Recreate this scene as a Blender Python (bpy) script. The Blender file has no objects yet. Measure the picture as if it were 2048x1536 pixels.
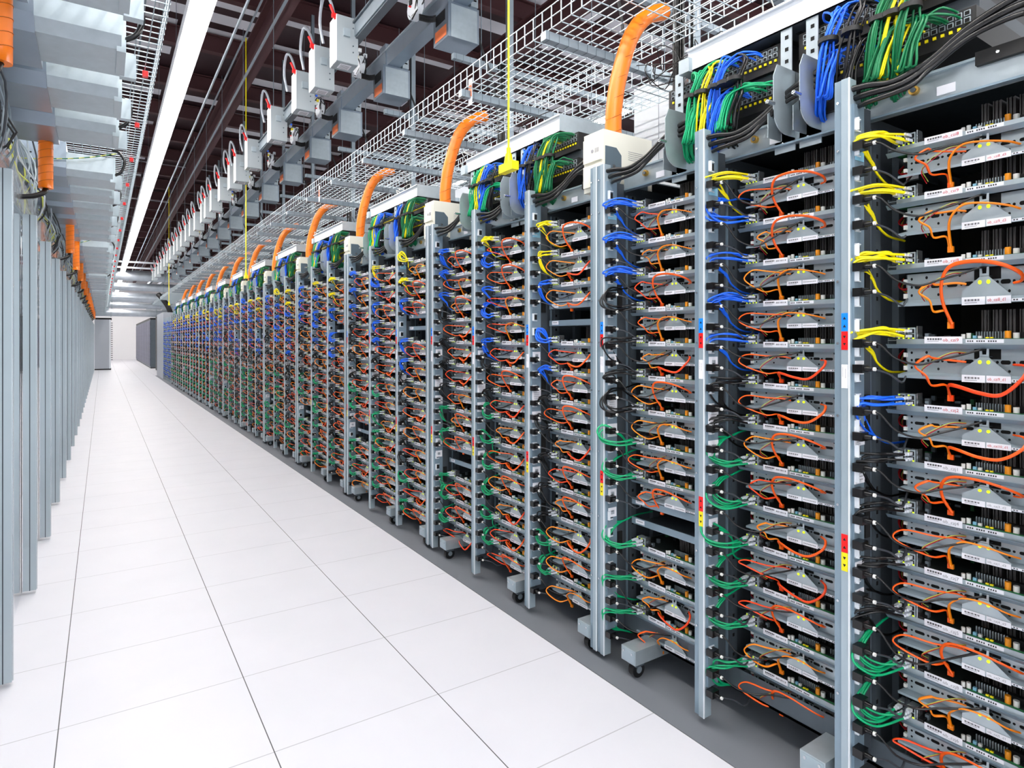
import bpy, math, random
from mathutils import Vector, Matrix
random.seed(7)
sc = bpy.context.scene
COL = sc.collection
PI = math.pi
CAMZ = 1.38
YAW = math.radians(33.6)

# ------------------------------------------------------------------ materials
def lin(c):
    r = []
    for v in c:
        v = v / 255.0
        r.append(v / 12.92 if v <= 0.04045 else ((v + 0.055) / 1.055) ** 2.4)
    return (r[0], r[1], r[2], 1.0)

MATS = {}
def mat(name, rgb, rough=0.5, metal=0.0, emit=0.0, noise=0.0, nscale=30.0, spec=0.5, stretch=None, alpha=1.0, trans=0.0, coat=0.0):
    m = bpy.data.materials.new(name)
    m.use_nodes = True
    nt = m.node_tree
    b = nt.nodes['Principled BSDF']
    c = lin(rgb)
    b.inputs['Base Color'].default_value = c
    b.inputs['Roughness'].default_value = rough
    b.inputs['Metallic'].default_value = metal
    b.inputs['Specular IOR Level'].default_value = spec
    if coat:
        b.inputs['Coat Weight'].default_value = coat
        b.inputs['Coat Roughness'].default_value = 0.05
    if trans:
        b.inputs['Transmission Weight'].default_value = trans
    if alpha < 1:
        b.inputs['Alpha'].default_value = alpha
    if emit:
        b.inputs['Emission Color'].default_value = c
        b.inputs['Emission Strength'].default_value = emit
    if noise:
        tc = nt.nodes.new('ShaderNodeTexCoord')
        mp = nt.nodes.new('ShaderNodeMapping')
        if stretch: mp.inputs['Scale'].default_value = stretch
        n = nt.nodes.new('ShaderNodeTexNoise'); n.inputs['Scale'].default_value = nscale
        n.inputs['Detail'].default_value = 4
        mx = nt.nodes.new('ShaderNodeMix'); mx.data_type = 'RGBA'
        mx.inputs[6].default_value = tuple(v * (1 - noise) for v in c[:3]) + (1,)
        mx.inputs[7].default_value = tuple(min(1, v * (1 + noise)) for v in c[:3]) + (1,)
        nt.links.new(tc.outputs['Object'], mp.inputs[0]); nt.links.new(mp.outputs[0], n.inputs['Vector'])
        nt.links.new(n.outputs[0], mx.inputs[0]); nt.links.new(mx.outputs[2], b.inputs['Base Color'])
    MATS[name] = m
    return m

mat('galvanised', (176, 188, 194), 0.38, 0.55, noise=0.12, nscale=25)
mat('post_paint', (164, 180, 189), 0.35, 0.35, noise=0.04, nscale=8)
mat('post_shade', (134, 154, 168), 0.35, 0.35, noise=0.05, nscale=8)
mat('dark_steel', (92, 102, 110), 0.5, 0.4, noise=0.15, nscale=10)
mat('darker_steel', (66, 73, 80), 0.55, 0.2)
mat('black', (10, 10, 12), 0.55)
mat('hole', (3, 3, 4), 0.9)
mat('black_rubber', (9, 9, 11), 0.3)
mat('fin_black', (88, 84, 84), 0.45, 0.3)
mat('white_label', (240, 240, 246), 0.6)
mat('label_ink', (45, 45, 50), 0.6)
mat('grey_ink', (150, 150, 155), 0.6)
mat('red_ink', (200, 50, 60), 0.6)
mat('white_plastic', (225, 225, 220), 0.4)
mat('cream', (232, 230, 216), 0.4)
mat('box_grey', (88, 104, 114), 0.45, 0.2)
mat('pcb', (30, 110, 62), 0.5)
mat('pcb_dark', (34, 42, 40), 0.5)
mat('orange', (255, 96, 8), 0.38)
mat('orange_light', (255, 140, 10), 0.38)
mat('orange_red', (245, 70, 14), 0.38)
mat('hose_orange', (244, 122, 0), 0.38)
mat('hose_groove', (190, 95, 0), 0.5)
mat('yellow', (255, 238, 10), 0.38)
mat('blue', (24, 106, 240), 0.38)
mat('green', (0, 165, 108), 0.38)
mat('dark_green', (0, 112, 66), 0.38)
mat('cable_grey', (58, 62, 68), 0.35)
mat('led', (214, 240, 30), 0.4, emit=0.6)
mat('clear_plug', (225, 232, 240), 0.12, spec=0.8)
mat('choke', (240, 150, 20), 0.4)
mat('red', (226, 12, 16), 0.4)
mat('sticker_blue', (0, 130, 245), 0.4)
mat('sticker_red', (235, 8, 12), 0.4)
mat('sticker_yellow', (245, 225, 10), 0.4)
mat('sticker_pale_blue', (130, 185, 210), 0.3)
mat('brass', (190, 150, 70), 0.3, 0.9)
mat('chrome', (215, 220, 224), 0.15, 0.9)
mat('floor_dummy', (240, 240, 245), 0.3)
mat('wire', (168, 180, 186), 0.34, 0.6)
mat('strut', (140, 152, 160), 0.4, 0.5, noise=0.15, nscale=12)
mat('panel_alu', (172, 184, 190), 0.3, 0.6, noise=0.06, nscale=4)
mat('duct_metal', (146, 158, 170), 0.33, 0.75, noise=0.14, nscale=6)
mat('white_panel', (228, 233, 238), 0.4, 0.0)
mat('cabinet_grey', (178, 184, 192), 0.4, 0.2)
mat('box_white', (232, 236, 236), 0.4, 0.1)
mat('box_side', (168, 176, 180), 0.4, 0.3)
mat('foil', (190, 198, 206), 0.3, 0.7, noise=0.2, nscale=6)
mat('pull_yellow', (255, 238, 0), 0.35)
mat('violet_dark', (70, 66, 100), 0.5, noise=0.5, nscale=60)
mat('tube', (255, 250, 246), 0.4, emit=48.0)
mat('maroon', (74, 38, 40), 0.6)
mat('wall_paint', (244, 244, 246), 0.6)
mat('rack_shade_floor', (112, 116, 123), 0.5, noise=0.06, nscale=5)  # darker floor grey with the shade under the racks in its colour
mat('clear_sheet', (226, 232, 236), 0.05, 0.0, alpha=0.35, spec=0.9)
mat('ground_wire', (196, 200, 90), 0.4)
mat('orange_sticker', (214, 110, 60), 0.5)
mat('red_wire', (190, 16, 30), 0.4)

# glossy curtain panes on the left row
def glossy_pane():
    m = bpy.data.materials.new('glossy_pane'); m.use_nodes = True
    b = m.node_tree.nodes['Principled BSDF']
    b.inputs['Base Color'].default_value = lin((236, 240, 243))
    b.inputs['Metallic'].default_value = 1.0
    b.inputs['Roughness'].default_value = 0.045
    MATS['glossy_pane'] = m
glossy_pane()

def floor_mat():
    m = bpy.data.materials.new('raised_floor_tiles'); m.use_nodes = True
    nt = m.node_tree; b = nt.nodes['Principled BSDF']
    b.inputs['Roughness'].default_value = 0.5
    tc = nt.nodes.new('ShaderNodeTexCoord')
    sp = nt.nodes.new('ShaderNodeSeparateXYZ')
    nt.links.new(tc.outputs['Object'], sp.inputs[0])
    def line(out, off, w, pitch=0.61):
        a = nt.nodes.new('ShaderNodeMath'); a.operation = 'ADD'; a.inputs[1].default_value = -off + 100 * pitch
        d = nt.nodes.new('ShaderNodeMath'); d.operation = 'MODULO'; d.inputs[1].default_value = pitch
        s = nt.nodes.new('ShaderNodeMath'); s.operation = 'SUBTRACT'; s.inputs[1].default_value = pitch / 2
        ab = nt.nodes.new('ShaderNodeMath'); ab.operation = 'ABSOLUTE'
        g = nt.nodes.new('ShaderNodeMath'); g.operation = 'GREATER_THAN'; g.inputs[1].default_value = pitch / 2 - w
        nt.links.new(out, a.inputs[0]); nt.links.new(a.outputs[0], d.inputs[0]); nt.links.new(d.outputs[0], s.inputs[0])
        nt.links.new(s.outputs[0], ab.inputs[0]); nt.links.new(ab.outputs[0], g.inputs[0])
        return g.outputs[0]
    lx = line(sp.outputs[0], -0.130, 0.0018)
    ly = line(sp.outputs[1], 3.26, 0.0022, 0.55)
    n = nt.nodes.new('ShaderNodeTexNoise'); n.inputs['Scale'].default_value = 3; n.inputs['Detail'].default_value = 6
    m0 = nt.nodes.new('ShaderNodeMix'); m0.data_type = 'RGBA'
    m0.inputs[6].default_value = lin((214, 215, 222)); m0.inputs[7].default_value = lin((224, 224, 230))
    nt.links.new(tc.outputs['Object'], n.inputs['Vector']); nt.links.new(n.outputs[0], m0.inputs[0])
    m1 = nt.nodes.new('ShaderNodeMix'); m1.data_type = 'RGBA'
    m1.inputs[7].default_value = lin((180, 180, 186))
    nt.links.new(ly, m1.inputs[0]); nt.links.new(m0.outputs[2], m1.inputs[6])
    m2 = nt.nodes.new('ShaderNodeMix'); m2.data_type = 'RGBA'
    m2.inputs[7].default_value = lin((70, 70, 74))
    nt.links.new(lx, m2.inputs[0]); nt.links.new(m1.outputs[2], m2.inputs[6])
    nt.links.new(m2.outputs[2], b.inputs['Base Color'])
    MATS['floor'] = m
floor_mat()

def ceil_mat():
    m = bpy.data.materials.new('maroon_roof_deck'); m.use_nodes = True
    nt = m.node_tree; b = nt.nodes['Principled BSDF']; b.inputs['Roughness'].default_value = 0.6
    tc = nt.nodes.new('ShaderNodeTexCoord')
    br = nt.nodes.new('ShaderNodeTexBrick')
    br.inputs['Color1'].default_value = (1, 1, 1, 1); br.inputs['Color2'].default_value = (0, 0, 0, 1)
    br.inputs['Mortar'].default_value = (0, 0, 0, 1)
    br.inputs['Scale'].default_value = 1.0
    br.inputs['Mortar Size'].default_value = 0.11
    br.inputs['Brick Width'].default_value = 2.1
    br.inputs['Row Height'].default_value = 0.52
    nt.links.new(tc.outputs['Object'], br.inputs['Vector'])
    th = nt.nodes.new('ShaderNodeMath'); th.operation = 'GREATER_THAN'; th.inputs[1].default_value = 0.42
    nt.links.new(br.outputs[0], th.inputs[0])
    mx = nt.nodes.new('ShaderNodeMix'); mx.data_type = 'RGBA'
    mx.inputs[6].default_value = lin((46, 22, 27)); mx.inputs[7].default_value = lin((235, 235, 240))
    nt.links.new(th.outputs[0], mx.inputs[0]); nt.links.new(mx.outputs[2], b.inputs['Base Color'])
    MATS['ceiling'] = m
ceil_mat()

def blue_perf():
    m = bpy.data.materials.new('perforated_dark_doors'); m.use_nodes = True
    nt = m.node_tree; b = nt.nodes['Principled BSDF']; b.inputs['Roughness'].default_value = 0.45
    tc = nt.nodes.new('ShaderNodeTexCoord'); v = nt.nodes.new('ShaderNodeTexVoronoi'); v.inputs['Scale'].default_value = 14
    mx = nt.nodes.new('ShaderNodeMix'); mx.data_type = 'RGBA'
    mx.inputs[6].default_value = lin((96, 100, 128)); mx.inputs[7].default_value = lin((22, 22, 36))
    nt.links.new(tc.outputs['Object'], v.inputs['Vector']); nt.links.new(v.outputs['Distance'], mx.inputs[0])
    nt.links.new(mx.outputs[2], b.inputs['Base Color'])
    MATS['perforated'] = m
blue_perf()

# ------------------------------------------------------------------ mesh builder
class MB:
    def __init__(s): s.v = []; s.f = []; s.m = []; s.sm = []; s.names = []
    def mi(s, n):
        if n not in s.names: s.names.append(n)
        return s.names.index(n)
    def add(s, vs, fs, m, smooth=False, T=None):
        o = len(s.v)
        if T is not None: vs = [tuple(T @ Vector(p)) for p in vs]
        s.v += [tuple(p) for p in vs]
        k = s.mi(m)
        for f in fs:
            s.f.append(tuple(i + o for i in f)); s.m.append(k); s.sm.append(smooth)
        return s
    def box(s, x0, x1, y0, y1, z0, z1, m, T=None):
        if x0 > x1: x0, x1 = x1, x0
        if y0 > y1: y0, y1 = y1, y0
        if z0 > z1: z0, z1 = z1, z0
        vs = [(x0,y0,z0),(x1,y0,z0),(x1,y1,z0),(x0,y1,z0),(x0,y0,z1),(x1,y0,z1),(x1,y1,z1),(x0,y1,z1)]
        fs = [(0,3,2,1),(4,5,6,7),(0,1,5,4),(1,2,6,5),(2,3,7,6),(3,0,4,7)]
        return s.add(vs, fs, m, False, T)
    def loc(s, b0, b1, a0, a1, z0, z1, m):      # server-local box: depth b, along-row a, z
        return s.box(b0, b1, -a0, -a1, z0, z1, m)
    def prism(s, poly, d, m, axis='y', o=(0,0,0)):
        """poly: 2D points; extruded by d along axis."""
        n = len(poly)
        def P(p, t):
            if axis == 'y': return (o[0]+p[0], o[1]+t, o[2]+p[1])
            if axis == 'x': return (o[0]+t, o[1]+p[0], o[2]+p[1])
            return (o[0]+p[0], o[1]+p[1], o[2]+t)
        vs = [P(p, 0) for p in poly] + [P(p, d) for p in poly]
        fs = [tuple(range(n)), tuple(range(2*n-1, n-1, -1))]
        for i in range(n):
            j = (i+1) % n
            fs.append((i, i+n, j+n, j))
        return s.add(vs, fs, m)
    def cyl(s, c, r, h, m, axis='z', n=12, r2=None):
        r2 = r if r2 is None else r2
        vs = []
        for t, rr in ((0, r), (h, r2)):
            for i in range(n):
                a = 2*PI*i/n; p, q = math.cos(a)*rr, math.sin(a)*rr
                if axis == 'z': vs.append((c[0]+p, c[1]+q, c[2]+t))
                elif axis == 'x': vs.append((c[0]+t, c[1]+p, c[2]+q))
                else: vs.append((c[0]+p, c[1]+t, c[2]+q))
        fs = [(i, (i+1)%n, (i+1)%n+n, i+n) for i in range(n)]
        s.add(vs, fs, m, True)
        s.add(vs, [tuple(range(n)), tuple(range(2*n-1, n-1, -1))], m)
        return s
    def tube(s, pts, r, m, n=6, sub=4, flat=None, smooth=True, caps=True):
        P = spline(pts, sub) if sub > 1 else [Vector(p) for p in pts]
        N = len(P)
        up = Vector((0, 0, 1))
        vs = []; prev = None
        for i in range(N):
            t = (P[min(i+1, N-1)] - P[max(i-1, 0)])
            if t.length < 1e-9: t = Vector((0, 1, 0))
            t.normalize()
            if prev is None:
                a = t.cross(up)
                if a.length < 0.1: a = t.cross(Vector((1, 0, 0)))
                a.normalize()
            else:
                a = prev - t * prev.dot(t)
                if a.length < 1e-6: a = t.cross(up)
                a.normalize()
            prev = a
            b = t.cross(a)
            for k in range(n):
                an = 2*PI*k/n + PI/n
                ra, rb = (r, r) if flat is None else (flat[0], flat[1])
                vs.append(P[i] + a*math.cos(an)*ra + b*math.sin(an)*rb)
        fs = []
        for i in range(N-1):
            for k in range(n):
                k2 = (k+1) % n
                fs.append((i*n+k, i*n+k2, (i+1)*n+k2, (i+1)*n+k))
        s.add(vs, fs, m, smooth)
        if caps:
            o = len(s.v) - len(vs); kk = s.mi(m)
            s.f.append(tuple(o+k for k in range(n))); s.m.append(kk); s.sm.append(False)
            s.f.append(tuple(o+(N-1)*n+k for k in range(n-1, -1, -1))); s.m.append(kk); s.sm.append(False)
        return s
    def merge(s, other, T):
        o = len(s.v)
        s.v += [tuple(T @ Vector(p)) for p in other.v]
        mp = [s.mi(n) for n in other.names]
        s.f += [tuple(i+o for i in f) for f in other.f]
        s.m += [mp[k] for k in other.m]; s.sm += other.sm
        return s
    def mesh(s, name):
        me = bpy.data.meshes.new(name)
        me.from_pydata(s.v, [], s.f)
        for n in s.names: me.materials.append(MATS[n])
        me.polygons.foreach_set('material_index', s.m)
        me.polygons.foreach_set('use_smooth', s.sm)
        me.update()
        return me

def spline(pts, sub):
    P = [Vector(p) for p in pts]
    if len(P) < 3: return P
    out = []
    Q = [P[0]*2 - P[1]] + P + [P[-1]*2 - P[-2]]
    for i in range(1, len(Q)-2):
        p0, p1, p2, p3 = Q[i-1], Q[i], Q[i+1], Q[i+2]
        for k in range(sub):
            t = k/sub
            out.append(0.5*((2*p1) + (p2-p0)*t + (2*p0-5*p1+4*p2-p3)*t*t + (3*p1-p0-3*p2+p3)*t**3))
    out.append(P[-1])
    return out

def text_to(mb, txt, size, origin, m, udir=(0,-1,0), vdir=(0,0,1)):
    cu = bpy.data.curves.new('t', 'FONT'); cu.body = txt; cu.size = size; cu.resolution_u = 2
    ob = bpy.data.objects.new('t', cu); COL.objects.link(ob)
    dg = bpy.context.evaluated_depsgraph_get(); dg.update()
    me = bpy.data.meshes.new_from_object(ob.evaluated_get(dg))
    u, v, o = Vector(udir), Vector(vdir), Vector(origin)
    vs = [tuple(o + u*p.co.x + v*p.co.y) for p in me.vertices]
    fs = [tuple(p.vertices) for p in me.polygons]
    mb.add(vs, fs, m)
    bpy.data.objects.remove(ob); bpy.data.curves.remove(cu); bpy.data.meshes.remove(me)

# ------------------------------------------------------------------ object helpers
def tag(o, label, cat, group=None, kind=None):
    o['label'] = label; o['category'] = cat
    if group: o['group'] = group
    if kind: o['kind'] = kind
    return o
def thing(name, label, cat, loc=(0,0,0), group=None, rz=0):
    o = bpy.data.objects.new(name, None); o.empty_display_size = 0.05
    COL.objects.link(o); o.location = loc; o.rotation_euler = (0, 0, rz)
    return tag(o, label, cat, group)
def part(name, me, parent, loc=(0,0,0), label=None, scale=None):
    if isinstance(me, MB): me = me.mesh(name)
    o = bpy.data.objects.new(name, me); COL.objects.link(o)
    o.parent = parent; o.location = loc
    if scale: o.scale = scale
    if label: o['label'] = label
    return o
def solo(name, me, label, cat, loc=(0,0,0), group=None, kind=None, rz=0):
    if isinstance(me, MB): me = me.mesh(name)
    o = bpy.data.objects.new(name, me); COL.objects.link(o); o.location = loc; o.rotation_euler = (0,0,rz)
    return tag(o, label, cat, group, kind)
def struct(name, me):
    if isinstance(me, MB): me = me.mesh(name)
    o = bpy.data.objects.new(name, me); COL.objects.link(o); o['kind'] = 'structure'
    return o
ORD = ['nearest', 'second', 'third', 'fourth', 'fifth', 'sixth', 'seventh', 'eighth', 'ninth', 'tenth', 'eleventh', 'twelfth', 'thirteenth', 'fourteenth', 'fifteenth', 'sixteenth', 'seventeenth', 'eighteenth', 'nineteenth', 'twentieth']
for tens in ('twenty', 'thirty', 'forty', 'fifty', 'sixty', 'seventy'):
    if tens != 'twenty': ORD.append({'thirty': 'thirtieth', 'forty': 'fortieth', 'fifty': 'fiftieth', 'sixty': 'sixtieth', 'seventy': 'seventieth'}[tens])
    for d in ('first', 'second', 'third', 'fourth', 'fifth', 'sixth', 'seventh', 'eighth', 'ninth'): ORD.append(tens + '-' + d)
def nth(i, n=None):           # i from 0; "nearest", "second nearest", ...
    return ORD[i] if i == 0 else ORD[i] + ' nearest'
def from_top(i):
    return 'topmost' if i == 0 else ORD[i] + ' from top'

# ------------------------------------------------------------------ setting
XF = 1.785      # rack front plane
XT = 1.95       # tray front plane
D_END = 52.0
struct('floor', MB().box(-10, 14, -6, D_END, -0.1, 0, 'floor'))
struct('floor_shade_1', MB().box(1.70, 3.1, -3, 27.6, 0.0, 0.002, 'rack_shade_floor'))  # thin dark sheet, shade under the racks put into the floor colour
struct('ceiling', MB().box(-10, 14, -1.0, D_END, 6.2, 6.3, 'ceiling'))
struct('wall_far', MB().box(-10, 14, D_END, D_END+0.2, 0, 6.2, 'wall_paint'))
struct('wall_left', MB().box(-10.2, -10, -6, D_END, 0, 6.2, 'wall_paint'))
struct('wall_right', MB().box(14, 14.2, -6, D_END, 0, 6.2, 'wall_paint'))
# dark roof beams running across
bm = MB()
bm.box(-10, 14, -0.06, 0.06, 0, 0.02, 'maroon').box(-10, 14, -0.06, 0.06, 0.26, 0.28, 'maroon').box(-10, 14, -0.008, 0.008, 0, 0.28, 'maroon')
bmm = bm.mesh('roof_beam')
for i in range(30):
    solo('roof_beam', bmm, 'maroon steel roof beam crossing the ceiling, %s the camera' % (nth(i) + ' to'), 'beam', (0, 0.2+i*1.75, 5.90), 'maroon roof beams')
bm = MB().box(-0.09, 0.09, -1, D_END, 0, 0.03, 'maroon').box(-0.09, 0.09, -1, D_END, 0.37, 0.4, 'maroon').box(-0.01, 0.01, -1, D_END, 0, 0.4, 'maroon')
gm = bm.mesh('roof_girder')
for x, w in ((-1.2, 'left of the ceiling light line'), (1.9, 'right of the ceiling light line'), (5.0, 'far right over the rack backs')):
    solo('roof_girder', gm, 'long maroon steel girder running with the aisle, '+w, 'beam', (x, 0, 5.48), 'long roof girders')

# ------------------------------------------------------------------ server parts (local frame: x=depth, y=-along, z up)
def mesh_tray():
    b = MB()
    b.loc(0.0, 0.50, 0.05, 0.485, -0.0022, 0, 'galvanised')
    b.loc(-0.0015, 0.0, 0.075, 0.485, -0.014, 0.003, 'galvanised')      # front lip
    b.loc(-0.004, 0.0, 0.05, 0.485, -0.016, -0.012, 'post_paint')
    b.prism([(0, 0), (-0.012, -0.0), (0, -0.012)], 0.435, 'post_shade', 'y', (0.0, -0.485, -0.012))
    b.loc(0.0, 0.50, 0.05, 0.052, -0.012, 0.006, 'dark_steel')
    # torn sticker along lip with tiny print
    b.loc(-0.0022, -0.0012, 0.250, 0.335, -0.008, 0.002, 'white_label')
    for i in range(14):
        if i % 5 != 3: b.loc(-0.003, -0.002, 0.254+i*0.0052, 0.257+i*0.0052, -0.005, -0.001, 'label_ink')
    return b
def mesh_label():
    b = MB()
    b.loc(-0.004, -0.003, 0.150, 0.243, -0.010, 0.0095, 'white_label')
    x = 0.158
    for i in range(16):
        w = 0.0008 + 0.0012*((i*7) % 3 == 0)
        b.loc(-0.0047, -0.0037, x, x+w, 0.000, 0.005, 'label_ink'); x += 0.0022
    b.loc(-0.0047, -0.0037, 0.158, 0.186, -0.004, -0.0028, 'grey_ink')
    return b
def mesh_label_far():
    b = mesh_label()
    for i, w in enumerate((0.004, 0.004, 0.002, 0.004, 0.003, 0.002, 0.004)):
        b.loc(-0.0047, -0.0037, 0.200+i*0.0055, 0.200+i*0.0055+w, -0.002, 0.003, 'grey_ink')
    return b
def mesh_board():
    b = MB()
    b.loc(0.004, 0.33, 0.055, 0.48, 0.0015, 0.0035, 'pcb_dark')
    b.loc(0.004, 0.008, 0.25, 0.48, 0.0015, 0.0045, 'pcb')
    # ports row clutter
    rnd = random.Random(3)
    b.cyl((0.012, -0.252, 0.003), 0.0055, 0.016, 'white_plastic', n=8)
    b.cyl((0.010, -0.240, 0.003), 0.005, 0.013, 'white_plastic', n=8)
    b.loc(0.010, 0.018, 0.262, 0.270, 0.003, 0.012, 'sticker_pale_blue')
    b.loc(0.010, 0.018, 0.274, 0.282, 0.003, 0.011, 'white_plastic')
    b.loc(0.006, 0.012, 0.292, 0.299, 0.003, 0.008, 'sticker_yellow')
    b.loc(0.006, 0.012, 0.302, 0.309, 0.003, 0.008, 'sticker_yellow')
    b.cyl((0.016, -0.338, 0.003), 0.007, 0.021, 'choke', n=10)
    b.cyl((0.016, -0.356, 0.003), 0.007, 0.016, 'white_plastic', n=10)
    for i in range(12):                                   # memory stick / heat pin comb
        b.loc(0.03, 0.034, 0.262+i*0.0062, 0.2642+i*0.0062, 0.003, 0.023, 'wire')
    for i in range(14):
        b.loc(0.03, 0.034, 0.372+i*0.0078, 0.3745+i*0.0078, 0.003, 0.019, 'wire')
    b.loc(0.034, 0.05, 0.26, 0.48, 0.003, 0.020, 'black')
    # upright heat sink fins
    a = 0.265
    while a < 0.47:
        w = 0.016 + 0.016*rnd.random()
        for k in range(int(w/0.0042)):
            b.loc(0.060+0.004*(k % 2), 0.20, a+k*0.0042, a+k*0.0042+0.0022, 0.003, 0.082, 'fin_black')
        a += w + 0.006
    for i in range(16):
        aa, bb = 0.07+0.18*rnd.random(), 0.02+0.25*rnd.random()
        h = 0.005+0.012*rnd.random()
        b.loc(bb, bb+0.012, aa, aa+0.008+0.01*rnd.random(), 0.003, 0.003+h, rnd.choice(['black', 'darker_steel', 'pcb', 'black', 'strut']))
    return b
def mesh_jacks():
    b = MB()
    for a0 in (0.078, 0.104):
        b.loc(0.000, 0.030, a0, a0+0.021, 0.002, 0.036, 'galvanised')
        for z in (0.005, 0.020):
            b.loc(-0.001, 0.004, a0+0.003, a0+0.018, z, z+0.012, 'hole')
        b.loc(-0.002, 0.0, a0+0.002, a0+0.006, 0.003, 0.007, 'led')
        b.loc(-0.002, 0.0, a0+0.014, a0+0.018, 0.003, 0.007, 'led')
        b.loc(-0.002, 0.0, a0+0.002, a0+0.006, 0.031, 0.034, 'led')
    b.loc(-0.001, 0.03, 0.129, 0.131, 0.002, 0.040, 'chrome')
    b.loc(0.0, 0.028, 0.131, 0.146, 0.002, 0.010, 'black')
    return b
def mesh_bracket():
    b = MB()
    zt, zb = -0.019, -0.073
    b.loc(0.020, 0.0215, 0.095, 0.485, zb, zt, 'galvanised')
    b.loc(0.020, 0.16, 0.095, 0.485, zt-0.0012, zt, 'galvanised')
    # flange turned out below
    b.add([(0.020, -0.088, zb), (0.020, -0.485, zb), (-0.004, -0.485, zb-0.006), (-0.004, -0.080, zb-0.006),
           (0.020, -0.088, zb-0.003), (0.020, -0.485, zb-0.003), (-0.004, -0.485, zb-0.013), (-0.004, -0.080, zb-0.013)],
          [(0,1,2,3), (7,6,5,4), (3,2,6,7), (0,3,7,4), (1,5,6,2), (0,4,5,1)], 'post_paint')
    def slot(a, z, w, h):
        n = 5; pts = []
        for i in range(n+1):
            t = -PI/2 + PI*i/n; pts.append((-(a+w/2-h/2) - math.cos(t)*h/2, z + math.sin(t)*h/2))
        for i in range(n+1):
            t = PI/2 + PI*i/n; pts.append((-(a-w/2+h/2) - math.cos(t)*h/2, z + math.sin(t)*h/2))
        b.prism(pts, 0.0008, 'hole', 'x', (0.0194, 0, 0))
    zs = -0.046
    for k in range(5):
        a = 0.128 + k*0.082
        slot(a, zs, 0.026, 0.0085)
        slot(a+0.022, zs, 0.0065, 0.0065); 
        if k < 5: slot(a+0.040, zs, 0.022, 0.0085); slot(a+0.058, zs, 0.0065, 0.0065)
        slot(a+0.018, zs+0.018, 0.0065, 0.0065); slot(a+0.048, zs-0.018, 0.006, 0.006)
    slot(0.107, zs+0.017, 0.006, 0.006); slot(0.107, zs, 0.006, 0.006); slot(0.107, zs-0.017, 0.006, 0.006)
    for z in (zs+0.012, zs-0.018):
        b.loc(0.012, 0.0215, 0.088, 0.096, z-0.005, z+0.005, 'white_plastic')
    b.loc(0.0192, 0.022, 0.262, 0.322, -0.040, -0.019, 'hole')
    # stickers on the flange
    b.loc(-0.0052, -0.0042, 0.352, 0.415, -0.0845, -0.0792, 'white_label')
    for i in range(9):
        if i % 4 != 2: b.loc(-0.0058, -0.005, 0.356+i*0.006, 0.3595+i*0.006, -0.083, -0.0806, 'label_ink')
    return b
def mesh_triangle():
    b = MB()
    x = -0.006
    poly = [(-0.243, -0.074), (-0.243, -0.062), (-0.283, -0.036), (-0.283, -0.018), (-0.288, -0.018), (-0.289, -0.030), (-0.298, -0.030), (-0.299, -0.018), (-0.304, -0.018), (-0.304, -0.036), (-0.352, -0.072), (-0.352, -0.074)]
    b.prism(poly, 0.0014, 'galvanised', 'x', (x, 0, 0))
    b.loc(x, 0.02, 0.283, 0.304, -0.0355, -0.034, 'dark_steel')
    for a in (0.284, 0.303):
        b.cyl((x-0.002, -a, -0.046), 0.0042, 0.002, 'led', axis='x', n=8)
    b.loc(x-0.001, x+0.0005, 0.243, 0.352, -0.088, -0.0735, 'galvanised')
    return b
def mesh_drive_label(text=None, ink='red_ink'):
    b = MB(); x = -0.0082
    b.loc(x, x+0.0008, 0.243, 0.296, -0.0885, -0.0735, 'white_label')
    b.loc(x, x+0.0008, 0.299, 0.352, -0.0875, -0.0735, 'white_label')
    p = 0.250
    for i in range(13):
        w = 0.0009 + 0.001*((i*5) % 3 == 0)
        b.loc(x-0.0006, x+0.0002, p, p+w, -0.0815, -0.0775, 'label_ink'); p += 0.0026
    b.loc(x-0.0006, x+0.0002, 0.250, 0.278, -0.0850, -0.0840, 'grey_ink')
    if text: text_to(b, text, 0.0088, (x-0.0007, -0.3015, -0.0832), ink)
    else:
        for i in range(8): b.loc(x-0.0006, x+0.0002, 0.303+i*0.0055, 0.3065+i*0.0055, -0.082, -0.079, 'grey_ink')
    return b
def mesh_psu():
    b = MB()
    b.loc(0.11, 0.24, 0.052, 0.088, -0.078, -0.018, 'dark_steel')
    b.loc(0.108, 0.11, 0.053, 0.087, -0.074, -0.046, 'white_label')
    b.loc(0.06, 0.24, 0.052, 0.10, -0.012, -0.004, 'pcb')
    for i, m in enumerate(('red_wire', 'red_wire', 'black_rubber', 'ground_wire', 'red_wire')):
        r = random.Random(i)
        b.tube([(0.10, -0.050, -0.030-0.003*i), (0.075, -0.046-0.003*i, -0.05-0.004*i), (0.05, -0.070-0.004*i, -0.066-0.003*i), (0.07, -0.11, -0.052-0.003*i), (0.11, -0.13, -0.04)], 0.0018, m, n=4, sub=3)
    return b
def data_cable_left(i):
    r = random.Random(100+i); b = MB()
    m = ['orange', 'orange_light', 'orange_red', 'orange', 'orange_light', 'orange_red'][i % 6]
    aL = 0.085 + 0.07*r.random(); zt = -0.028 - 0.016*r.random(); dz = -0.055 - 0.03*r.random()
    f = -0.02 - 0.05*r.random()
    pts = [(0.012, -0.246, -0.047), (0.0, -0.225, -0.046+0.006*r.random()), (f*0.6, -0.185, zt-0.004), (f, -aL-0.025, zt), (f-0.012, -aL, (zt+dz)/2),
           (f, -aL-0.022, dz), (f*0.5, -0.178, dz-0.022), (0.006, -0.200, -0.098), (0.016, -0.204, -0.124)]
    b.tube(pts, 0.003, m, n=6, sub=5, flat=(0.0044, 0.0024))
    b.loc(0.012, 0.020, 0.201, 0.208, -0.133, -0.120, m)
    return b
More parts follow.
